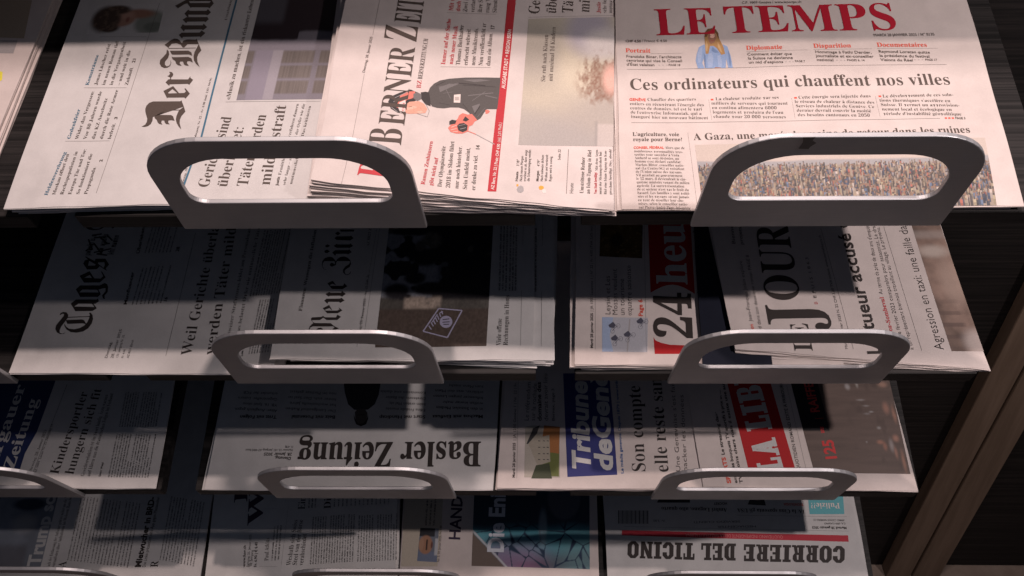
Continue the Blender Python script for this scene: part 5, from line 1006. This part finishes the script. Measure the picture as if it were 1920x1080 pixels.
def pic_taxi(u, v):
    k = fbm(u * 2.2, v * 9, 3) ; c = full(u, (.22, .15, .12)) * (.35 + 1.5 * k)[..., None]; c = blend(c, ell(u, v, .45, .74, .5, .045, .6), (.48, .40, .35)); c = blend(c, box(u, v, -1, .84, 2, .90, .02) * .6, (.38, .32, .29)); c = blend(c, ell(u, v, .75, .5, .35, .16, .6) * .7, (.46, .34, .28))
    c = blend(c, (np.sin(v * 74) > .55) * sst(.45, .2, v) * box(u, v, -1, .03, .7, .45, .1) * .7, (.12, .08, .07)); return blend(c, ell(u, v, .9, .06, .4, .09, .5), (.44, .37, .34))
def pic_poster(u, v):
    c = full(u, (.120, .085, .072)) * (.8 + .4 * fbm(u * 3, v * 30, 2))[..., None]; c = blend(c, (u < .27) * sst(.40, .42, v), (.012, .012, .014))  # dark upper left block: the shelf's shadow painted into the print
    for a, col in (((.76, .30, .030, .018), (.40, .19, .13)), ((.80, .26, .018, .035), (.34, .16, .11)), ((.93, .34, .028, .03), (.42, .22, .16)), ((.87, .27, .020, .055), (.34, .30, .29)), ((.90, .20, .014, .05), (.36, .19, .14)), ((.96, .12, .016, .09), (.36, .19, .13)), ((.90, .64, .028, .05), (.36, .19, .14)), ((.97, .58, .018, .07), (.38, .2, .14)), ((.92, .88, .04, .025), (.40, .24, .18)), ((.78, .44, .018, .012), (.34, .33, .32)), ((.69, .58, .03, .008), (.26, .24, .24)), ((.56, .86, .022, .03), (.42, .40, .40)), ((.66, .88, .012, .03), (.36, .34, .31)), ((.66, .72, .035, .008), (.32, .30, .29)), ((.70, .66, .03, .007), (.32, .30, .29)), ((.74, .60, .02, .006), (.42, .42, .42)), ((.62, .30, .008, .006), (.36, .35, .34))):
        c = blend(c, ell(u, v, *a, .8) * .75, col)
    return blend(c, sst(.55, .8, fbm(u * 12, v * 8, 6)) * box(u, v, .5, .05, 1.1, 1, .1) * .35, (.05, .035, .03))
def pic_portrait(u, v):
    c = full(u, (.60, .585, .575)); c = blend(c, ell(u, v, .86, .34, .22, .42, .25), (.26, .28, .25)); c = blend(c, ell(u, v, .92, .20, .14, .16, .3) * .7, (.14, .16, .14)); c = blend(c, ell(u, v, .66, .66, .22, .16, .4), (.34, .18, .13))
    c = blend(c, ell(u, v, .44, .50, .20, .28, .2), (.40, .23, .17)); c = blend(c, ell(u, v, .48, .62, .12, .14, .5) * .6, (.52, .32, .25)); c = blend(c, ell(u, v, .38, .44, .05, .20, .5) * .7, (.16, .09, .07)); c = blend(c, ell(u, v, .53, .46, .025, .09, .5) * .8, (.24, .08, .07))
    h = ell(u, v, .22, .50, .20, .44, .25); h = np.maximum(h, ell(u, v, .34, .80, .20, .16, .3)); h = np.maximum(h, ell(u, v, .30, .18, .14, .14, .3)); c = blend(c, h * sst(.15, .45, fbm(u * 16, v * 10, 3) + .25), (.075, .05, .04)); return blend(c, h * sst(.55, .7, fbm(u * 22, v * 14, 9)) * .5, (.2, .14, .1))
def pic_bluefig(u, v):
    c = full(u, (.22, .24, .28)) * (.6 + .7 * fbm(u * 4, v * 5, 2))[..., None]; c = blend(c, ell(u, v, .55, .72, .28, .07, .3), (.02, .03, .06)); c = blend(c, ell(u, v, .62, .92, .3, .06, .3), (.02, .03, .06)); c = blend(c, box(u, v, -1, .0, .7, .26, .05) * .6, (.12, .11, .12)); return blend(c, ell(u, v, .55, .5, .2, .1, .5) * .6, (.44, .42, .42))
def pic_man(u, v):
    c = full(u, (.16, .18, .22)); c = blend(c, box(u, v, -1, .75, .8, 2, .02), (.03, .03, .035)); c = blend(c, box(u, v, -1, -1, 2, .30, .03), (.16, .19, .27)); c = blend(c, box(u, v, .84, .2, 2, .7, .03), (.5, .5, .52))
    c = blend(c, ell(u, v, .36, .50, .36, .28, .12), (.36, .19, .12)); c = blend(c, ell(u, v, .14, .52, .12, .2, .3) * .5, (.46, .28, .19)); c = blend(c, box(u, v, .38, .34, .46, .66, .02), (.05, .03, .025)); c = blend(c, ell(u, v, .68, .50, .05, .1, .3), (.14, .06, .05)); return c
def pic_crack(u, v):
    c = full(u, (.10, .10, .13)); c = blend(c, sst(.0, .2, v - .25 * u + .12), (.08, .30, .36)); c = blend(c, sst(.45, .1, np.abs(u - .3 - .2 * v)) * sst(.42, .1, v) * .6, (.40, .17, .32)); c = blend(c, sst(.25, .75, fbm(u * 3, v * 3, 5)) * .55, (.16, .40, .46)); c = blend(c, sst(.6, .9, u) * sst(.5, .2, v) * .6, (.16, .32, .34))
    rr = random.Random(4); dmin = np.full(u.shape, 9.0); sec = np.full(u.shape, 9.0)
    for k in range(34):
        px, py = rr.random() * 1.05, rr.random() * .75; d = np.hypot((u - px), (v - py) * .75); sec = np.minimum(sec, np.maximum(dmin, d)); dmin = np.minimum(dmin, d)
    c = blend(c, sst(.010, .004, sec - dmin) * (v < .6), (.02, .04, .08)); c = blend(c, sst(.42, .58, v + .15 * fbm(u * 3, v * 3, 1)), (.03, .05, .08)); c = blend(c, ell(u, v, .78, .78, .14, .24, .1), (.10, .11, .14)); c = blend(c, ell(u, v, .60, .45, .035, .20, .4) * .5, (.4, .5, .55))
    edge = u - (.22 - .22 * 0 + .0) ; m = sst(.01, -.01, v - (1.25 * (.27 - u) * 1.6) + 0 * edge) * 0; m = sst(-.01, .01, (.28 - u) * 1.35 - v); c = blend(c, m, (.17, .13, .11)); return blend(c, box((.28 - u) * 1.35 - v, v * 0 + .5, -.035, 0, -.005, 1, .006), (.55, .56, .58))
def put_photo(page, fn, q, nx, ny):
    q = [np.array(p) for p in q]; Uu, Vv = np.meshgrid(np.linspace(0, 1, nx + 1), np.linspace(0, 1, ny + 1)); P = (q[0] * ((1 - Uu) * (1 - Vv))[..., None] + q[1] * (Uu * (1 - Vv))[..., None] + q[2] * (Uu * Vv)[..., None] + q[3] * ((1 - Uu) * Vv)[..., None]).reshape(-1, 2)
    W_ = nx + 1; F = [(j * W_ + i, j * W_ + i + 1, (j + 1) * W_ + i + 1, (j + 1) * W_ + i) for j in range(ny) for i in range(nx)]
    part = 'portrait_photo' if fn in ('portrait', 'man') else 'photograph'; put(page, part, 'photo', P, F, .21 if fn == 'man' else .13); BUCK[page, part].setdefault('C', []).append(np.clip(globals()['pic_' + fn](Uu, Vv), .008, .8).reshape(-1, 3))

for it in INK:
    nlay += 1; eps = (nlay % 40) * .0004
    if it[0] == 't': _, pgk, st, s, x, v, ang, L, h, c, sl = it; set_line(pgk, st, s, x, v, ang, L, h, c, sl)
    elif it[0] == 'p':
        _, pgk, st, ls, x, v, dx, dv, ang, L, h, c = it; ws = [lay(st, l)[2] for l in ls]; sc = L / max(ws)
        for k, l in enumerate(ls): set_line(pgk, st, l, x + dx * k, v + dv * k, ang, ws[k] * sc, h, c, 0, sc)
    elif it[0] == 'f':
        _, pgk, n, x, v, dx, dv, ang, L, h, c, seed = it; n1 = n; n = int(n * 1.75) if n > 3 else n; dx *= (n1 - 1) / max(1, n - 1); dv *= (n1 - 1) / max(1, n - 1); h *= .68 if n1 > 3 else .9; c = 'kf'; rr = random.Random(seed); a = math.radians(ang); d = np.array([math.cos(a), math.sin(a)]); e = np.array([-d[1], d[0]])
        V = []; F = []
        for k in range(n):
            o = np.array([x + dx * k, v + dv * k]); t = 0.0; wl = rr.randint(2, 9); lw = h * .42; end = L * (1 if (k + 1) % 7 else rr.uniform(.3, .9))
            while t < end - lw:
                up = rr.random(); y1 = h if up < .22 else h * .68; y0 = -h * .25 if up > .93 else 0; sw = lw * .24
                shapes = [(t, y0, t + sw, y1)]
                if rr.random() < .75: shapes.append((t + lw * .5, 0, t + lw * .5 + sw, h * .68)); shapes.append((t, h * rr.choice((.0, .3, .55)), t + lw * .6, h * rr.choice((.12, .42, .68))))
                for (a0, b0, a1, b1) in shapes:
                    n0 = len(V); V += [o + d * a0 + e * b0, o + d * a1 + e * b0, o + d * a1 + e * b1, o + d * a0 + e * b1]; F.append((n0, n0 + 1, n0 + 2, n0 + 3))
                t += lw; wl -= 1
                if wl <= 0: t += lw * .8; wl = rr.randint(2, 10)
        put(pgk, 'body_text', c, V, F, .28)
    elif it[0] == 'g':
        _, pgk, pts, c, o = it[:5]; V, F = chop(pts); put(pgk, it[5] if len(it) > 5 else 'picture' if o else 'colour_panel', c, V, F, .14 + .022 * o + eps)
    elif it[0] == 'i': put_photo(it[1], it[2], it[3], it[4] * 2, it[5] * 2)
    elif it[0] == 'l':
        _, pgk, x0, v0, x1, v1, wd, c, o = it; a = np.array([x0, v0]); bb = np.array([x1, v1]); L = np.linalg.norm(bb - a); d = (bb - a) / max(L, 1e-6); e = np.array([-d[1], d[0]]) * wd / 2
        k = max(1, int(L / 9)); V = []; F = []
        for j in range(k + 1): q = a + (bb - a) * j / k; V += [q - e, q + e]
        for j in range(k): F.append((2 * j, 2 * j + 2, 2 * j + 3, 2 * j + 1))
        put(pgk, 'picture' if o else 'printed_rule', c, V, F, (.16 + .022 * o + eps))
# ------------------------------------------------------------------ sheets and stacks
def sheet_mesh(pg, dx, dv, dang, top, bot, nx=22, nv=22, shrink=0.0, seed=0.0, ragged=0.0):
    """one leaf: closed slab lying in the stack between the heights top(x, v) and bot(x, v)"""
    fx, fv = pg['front']; sx, sv = pg['side']; h = pg['h']
    ss = np.linspace(0, 1, nx + 1); tt = np.linspace(0, 1, nv + 1) ** 1.25
    S, T = np.meshgrid(ss, tt); wob = ragged * (np.sin(S * 17 + seed * 5) * .5 + np.sin(S * 41 + seed) * .3)
    Xc = pg['x0'] + shrink + (fx - 2 * shrink) * S + sx * h * T; Vc = pg['v0'] + fv * S + sv * h * T + shrink * (1 - T) + wob * (1 - T)
    Xc = Xc + ragged * .6 * np.sin(T * 13 + seed * 3) * (1 - 2 * S)
    cx, cv = pg['x0'] + fx / 2, pg['v0'] + fv / 2; ca, sa = math.cos(math.radians(dang)), math.sin(math.radians(dang))
    X2 = cx + (Xc - cx) * ca - (Vc - cv) * sa + dx; V2 = cv + (Xc - cx) * sa + (Vc - cv) * ca + dv
    P = np.concatenate([to_world(pg['row'], X2, V2, f(X2 - dx, V2 - dv)).reshape(-1, 3) for f in (top, bot)])
    W_ = nx + 1; M_ = W_ * (nv + 1); F = []
    for j in range(nv):
        for i in range(nx):
            a = j * W_ + i; F.append((a, a + 1, a + W_ + 1, a + W_)); F.append((M_ + a, M_ + a + W_, M_ + a + W_ + 1, M_ + a + 1))
    for i in range(nx): F.append((i, M_ + i, M_ + i + 1, i + 1)); a = nv * W_ + i; F.append((a, a + 1, M_ + a + 1, M_ + a))
    for j in range(nv): a = j * W_; F.append((a, a + W_, M_ + a + W_, M_ + a)); a += nx; F.append((a, M_ + a, M_ + a + W_, a + W_))
    return P, F
ORD = ['top', 'second', 'third', 'fourth', 'fifth', 'sixth', 'seventh', 'eighth']
def stack(key, paper, label, under, ncopy, fan, leaves=3, shared=0, ragged=.5, gap=.18, base=.3):
    """ncopy newspapers lying on each other, the printed one on top; fan = shift of each copy below it (dx, dv, turn)"""
    pg = PAGES[key]; org = to_world(pg['row'], pg['x0'], pg['v0'], 0); group = 'newspapers stacked under ' + under; K = ncopy
    def level(frac):
        def f(x, v):
            t = np.clip((np.asarray(x) - pg['x0']) / pg['w'], -.3, 1.3); n0 = pg['n'][0] + (pg['n'][1] - pg['n'][0]) * t
            return (n0 + wavy(x, v, pg['seed']) - base) * (1 - frac) + base
        return f
    def copy_leaves(k, dx, dv, da):
        out = []
        for q in range(leaves):
            a = (k + q / leaves) / K; z = (k + (q + 1 - gap) / leaves) / K; j = (0, 0) if q == 0 else (.2, -.95) if k == 0 and q == 1 else (rnd.uniform(-.7, .7), rnd.choice((-.5, -.2, 0, .2, .9))); hi = k == 0 and q == 0
            out.append(sheet_mesh(pg, dx + j[0], dv + j[1], da, level(a), level(z), 30 if hi else 16, 36 if hi else 14, .25 * (q > 0), k + q * .37 + pg['seed'], ragged))
        return out
    def merge(parts):
        V = []; F = []; n = 0
        for P, f in parts: V.append(P); F += [tuple(i + n for i in q) for q in f]; n += len(P)
        return np.vstack(V), F
    root = empty('newspaper', org, label, 'newspaper', group if ncopy > 1 else None)
    lv = copy_leaves(0, 0, 0, 0); link('front_page', lv[0][0], lv[0][1], [PAPERS[paper]], root, org)
    if leaves > 1: V, F = merge(lv[1:]); link('inner_pages', V, F, [PAPERS[paper]], root, org)
    prints = []
    for part in ('colour_panel', 'picture', 'photograph', 'portrait_photo', 'masthead', 'headline', 'body_text', 'printed_rule'):
        b = BUCK.get((key, part))
        if not b: continue
        stuff = part in ('body_text', 'printed_rule', 'headline', 'masthead', 'picture', 'colour_panel')
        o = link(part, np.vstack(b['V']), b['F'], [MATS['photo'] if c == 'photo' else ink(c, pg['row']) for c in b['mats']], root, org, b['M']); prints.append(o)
        if stuff: o['kind'] = 'stuff'
        if 'C' in b:
            at = o.data.color_attributes.new('Col', 'FLOAT_COLOR', 'POINT'); at.data.foreach_set('color', np.hstack([np.vstack(b['C']), np.ones((b['n'], 1))]).astype(np.float32).ravel())
    for k in range(1, ncopy):
        dx, dv, da = fan[min(k - 1, len(fan) - 1)]; V, F = merge(copy_leaves(k, dx, dv, da))
        lab = ('%s newspaper down, under %s' % (ORD[k], under)) if k < ncopy - 1 or ncopy == 2 else 'lowest newspaper in the pile under %s' % under
        if k <= shared:
            r2 = empty('newspaper', org, lab, 'newspaper', group); link('front_page', V, F, [PAPERS[paper]], r2, org)
            off = X * dx + U * dv - N * (pg['n'][1] * k / K - .1)
            for o in prints: c = o.copy(); COL.objects.link(c); c.parent = r2; c.location = Vector(off * MM)
        else: tag(link('newspaper', V, F, [PAPERS[paper]], None, org), lab, 'newspaper', group)
    return root
# ------------------------------------------------------------------ the rack: shelves with handles, uprights, base, back
def boxmesh(row, x0, x1, v0, v1, n0, n1, bev=.6):
    bm = bmesh.new(); bmesh.ops.create_cube(bm, size=1)
    for q in bm.verts: q.co = Vector(((x0 if q.co.x < 0 else x1), (v0 if q.co.y < 0 else v1), (n0 if q.co.z < 0 else n1)))
    bmesh.ops.bevel(bm, geom=bm.edges[:], offset=bev, segments=2, affect='EDGES'); bm.verts.index_update()
    V = to_world(row, np.array([q.co.x for q in bm.verts]), np.array([q.co.y for q in bm.verts]), np.array([q.co.z for q in bm.verts])); F = [tuple(q.index for q in f.verts) for f in bm.faces]; bm.free(); return V, F
def rrect(x0, x1, y0, y1, rt, rb, k=10):
    """rounded rectangle; rt, rb = (rx, ry) of the upper and lower corners"""
    P = []
    for cx, cy, r, a0 in ((x1 - rb[0], y0 + rb[1], rb, -90), (x1 - rt[0], y1 - rt[1], rt, 0), (x0 + rt[0], y1 - rt[1], rt, 90), (x0 + rb[0], y0 + rb[1], rb, 180)):
        for i in range(k + 1):
            a = math.radians(a0 + 90 * i / k); P.append((cx + r[0] * math.cos(a), cy + r[1] * math.sin(a)))
    return np.array(P)
def handle_mesh(row, cx):
    hw = 101.5; T_ = 4.2
    def loops(e): # e = how far the edge is rounded in
        o = rrect(-hw + e, hw - e, e * .5, 128 - e, (50, 46), (1.0, 1.0)); o[:, 0] *= (1 - .035 * (o[:, 1] / 128)); i = rrect(-81 - e, 81 + e, 42 - e, 105 + e, (44 + e, 38 + e), (13 + e, 12 + e)); i[:, 0] *= (1 - .03 * (i[:, 1] / 128)); return o, i
    rings = [(.7, 'o', T_), (.2, 'o', T_ - .25), (0, 'o', T_ - .8), (0, 'o', .6), (.6, 'o', 0), (.6, 'i', 0), (0, 'i', .6), (0, 'i', T_ - .8), (.2, 'i', T_ - .25), (.7, 'i', T_)]
    V = []; base = shelf_frame(row) + PLATE_N * N
    for e, w_, d in rings:
        o, i = loops(e)
        for p in (o if w_ == 'o' else i): V.append((base + X * (cx + p[0]) + PDIR * p[1] + PNRM * d) * MM)
    n = 44; F = []
    for r in range(len(rings)):
        q = (r + 1) % len(rings)
        for k in range(n): F.append((r * n + k, r * n + (k + 1) % n, q * n + (k + 1) % n, q * n + k))
    return np.array(V), F
COLS = {'left': -456.0, 'right': -36.0, 'far_left': -877.0, 'far_right': 406.0}
PLACE = {0: 'top', 1: 'second', 2: 'third', 3: 'lowest'}
for cname, cx in COLS.items():
    for row in range(4):
        if cname == 'far_right': continue
        org = to_world(row, cx, 0, 0)
        lab = {'left': 'dark wood shelf with metal handle, %s row, middle column of newspapers', 'right': 'dark wood shelf with metal handle, %s row, column beside the uprights', 'far_left': 'dark wood shelf, %s row, cut off at the far left', 'far_right': 'empty dark wood shelf, %s row, behind the uprights'}[cname] % PLACE[row]
        t = empty('display_shelf', org, lab, 'shelf', 'shelves of the newspaper rack')
        V, F = boxmesh(row, cx - 191, cx + 191, 1.4, 322, -18, 0); link('board', V, F, [WOOD], t, org)
        if cname != 'far_right':
            V, F = handle_mesh(row, cx); link('handle', V, F, [METAL], t, org, smooth=False)
        if cname == 'right' and row == 0:
            base = shelf_frame(0) + PLATE_N * N
            pts = [(-42.5, 128.2, 4.35), (-34, 128.3, 4.35), (-35, 124.5, 4.4), (-31.5, 121, 4.4), (-34.5, 116.5, 4.4), (-35, 113.5, 4.4), (-42, 114, 4.4), (-41, 121, 4.4)]
            V = [(base + X * (cx + 0 + a) + PDIR * b_ + PNRM * c) * MM for a, b_, c in pts] + [(base + X * (cx + a) + PDIR * b_ + PNRM * (c - .2)) * MM for a, b_, c in pts]
            k = len(pts); F = [tuple(range(k)), tuple(range(2 * k - 1, k - 1, -1))] + [(i, (i + 1) % k, k + (i + 1) % k, k + i) for i in range(k)]
            link('tape_scrap', V, F, [TAPE], t, org)
def ubox(name, x0, x1, d0, d1, s0, s1, material, bev=.8):
    """box along the rack's own upright direction: x, depth behind the shelf fronts, s in shelf steps"""
    bm = bmesh.new(); bmesh.ops.create_cube(bm, size=1); sd = np.array([0, STEP[1], STEP[2]]); dd = np.cross(X, -sd / np.linalg.norm(sd)); dd = -dd if dd[1] < 0 else dd
    L = np.linalg.norm(sd)
    for q in bm.verts: q.co = Vector(((x0 if q.co.x < 0 else x1), (d0 if q.co.y < 0 else d1), (s0 if q.co.z < 0 else s1) * L))
    bmesh.ops.bevel(bm, geom=bm.edges[:], offset=bev, segments=2, affect='EDGES'); bm.verts.index_update()
    V = [(X * q.co.x + dd * q.co.y + sd / L * q.co.z) * MM for q in bm.verts]; F = [tuple(q.index for q in f.verts) for f in bm.faces]; bm.free()
    return link(name, V, F, [material], None, to_world(0, (x0 + x1) / 2, 0, 0))
def prism(name, face, depth, material, label=None, cat=None, group=None, kind=None, bev=.8):
    """a board standing on the floor: its front outline (x, z) at y, and its depth backwards"""
    y = face[0]; pts = face[1]; bm = bmesh.new(); a = [bm.verts.new((p[0], y, p[1])) for p in pts]; b_ = [bm.verts.new((p[0], y + depth, p[1])) for p in pts]; k = len(pts)
    bm.faces.new(a); bm.faces.new(b_[::-1])
    for i in range(k): bm.faces.new((a[i], b_[i], b_[(i + 1) % k], a[(i + 1) % k]))
    bmesh.ops.recalc_face_normals(bm, faces=bm.faces[:]); bmesh.ops.bevel(bm, geom=bm.edges[:], offset=bev, segments=2, affect='EDGES'); bm.verts.index_update()
    V = [Vector(q.co) * MM for q in bm.verts]; F = [tuple(q.index for q in f.verts) for f in bm.faces]; bm.free()
    return tag(link(name, V, F, [material], None, (pts[0][0] * MM, y * MM, -1.005)), label, cat, group, kind)
prism('upright', (320, [(348, -1004), (390, -1004), (438, -100), (396, -100)]), 24, POST, 'dark brown wooden upright at the lower right, left of the groove', 'upright', 'uprights on the back wall')
prism('upright', (320, [(394, -1004), (441, -1004), (489, -100), (442, -100)]), 24, POST, 'dark brown wooden upright at the lower right, right of the groove', 'upright', 'uprights on the back wall')
V, F = boxmesh(-1, -1080, 190, 128, 330, -20, 0); o = link('top_shelf', V, F, [WOOD], None, to_world(-1, -260, 130, 0)); tag(o, 'narrow top board of the rack above the first row', 'shelf')
prism('back_wall', (345, [(-1400, -1003), (1000, -1003), (1000, 700), (-1400, 700)]), 15, BACKM, kind='structure')
prism('floor', (-1600, [(-1800, -1030), (1600, -1030), (1600, -1005), (-1800, -1005)]), 1990, FLOORM, kind='structure')

# ------------------------------------------------------------------ the newspapers, stack by stack
lean = lambda *a: list(a)
stack('bund', 'grey', 'newspaper with big blackletter title, blue rule and photo of shuttered windows', 'the blue ruled blackletter title paper', 5, [(3, .6, .25), (5, 0, .1), (7, .5, 0), (9, .8, .2)], shared=1)
stack('bz', 'pink', 'newspaper with tall serif title, skier picture and red vertical strip', 'the paper with the skier and red strip', 7, [(-3, -1.5, .5), (-1, -2.5, 1.0), (-6, -3, 1.3), (1, -3.8, 1.6), (-4, -4.2, 1.8), (2, -4.5, 2)], ragged=1.0, gap=.25, leaves=2)
stack('temps', 'temps', 'newspaper with red capital title, woman in blue sweater and crowd photo', 'the paper with the red capital title', 3, [(-3, 1.2, .15), (-9, .6, -.2)], leaves=3)
stack('far', 'warm', 'newspaper cut off by the upper left edge, with a yellow patch', 'the paper with the yellow patch', 3, [(2, -1, .2), (4, 0, 0)])
stack('tages', 'grey', 'newspaper with blackletter title beginning with T, left of the photo of armed figures', 'the blackletter paper beginning with T', 2, [(9, 1.0, .2)], ragged=.4)
stack('nzz', 'grey', 'newspaper with blackletter title and dark photo with a flag', 'the paper with the dark flag photo', 6, [(20, 0, .1), (12, 1, -1.0), (19, 1.6, -1.5), (17, 2.0, -2.0), (3, 2.6, -3.2)], shared=1, ragged=.8)
stack('vaud', 'warm', 'newspaper with black 24 and red box, cyclists drawing at its corner', 'the paper with the black 24', 3, [(-5, -1.2, .1), (6, -1.6, 0)])
stack('jura', 'warm', 'newspaper with tall serif title, bold sans headline and blurred brown photo', 'the paper with the brown blurred photo', 5, [(1, -1.4, .5), (-1, -2.5, .9), (2, -3.4, 1.3), (0, -4.2, 1.6)], ragged=.8)
stack('aargau', 'grey', 'newspaper with light title on a navy block at the left edge', 'the paper with the navy block', 3, [(-3, -.5, .2), (-5, .5, 0)])
stack('basel', 'grey', 'upside down newspaper with heavy serif title and small standing figure', 'the upside down paper with the standing figure', 2, [(-3, .6, .1)], leaves=3)
stack('geneve', 'warm', 'newspaper with slanted light title on a navy block and house drawing', 'the paper with the house drawing', 3, [(-2, -.9, .15), (0, -1.2, 0)])
stack('insert', 'navy', 'dark blue folded paper between the black 24 paper and the tall serif title', 'x', 1, [])
stack('insert2', 'navy', 'dark blue folded paper showing left of the slanted title on red', 'x', 1, [])
stack('liberte', 'warm', 'newspaper with slanted title on a red block beside a brown poster', 'the paper with the slanted title on red', 3, [(-1, .2, .3), (-2, .4, 0)])
stack('junge', 'grey', 'newspaper with many text columns and banner photo, lower left corner', 'the many column paper at the lower left', 1, [])
stack('finanz', 'white', 'newspaper with dark serif title and dense columns in the lowest row', 'the dense column paper in the lowest row', 2, [(3, .6, .2)])
stack('handel', 'warm', 'newspaper with portrait of a bald man and cracked blue glass picture', 'the paper with the cracked glass picture', 2, [(-2, .5, .1)])
stack('ticino', 'grey', 'upside down newspaper with brown slab title, red strip and teal box', 'the upside down paper with the teal box', 2, [(4, .8, -.2)])
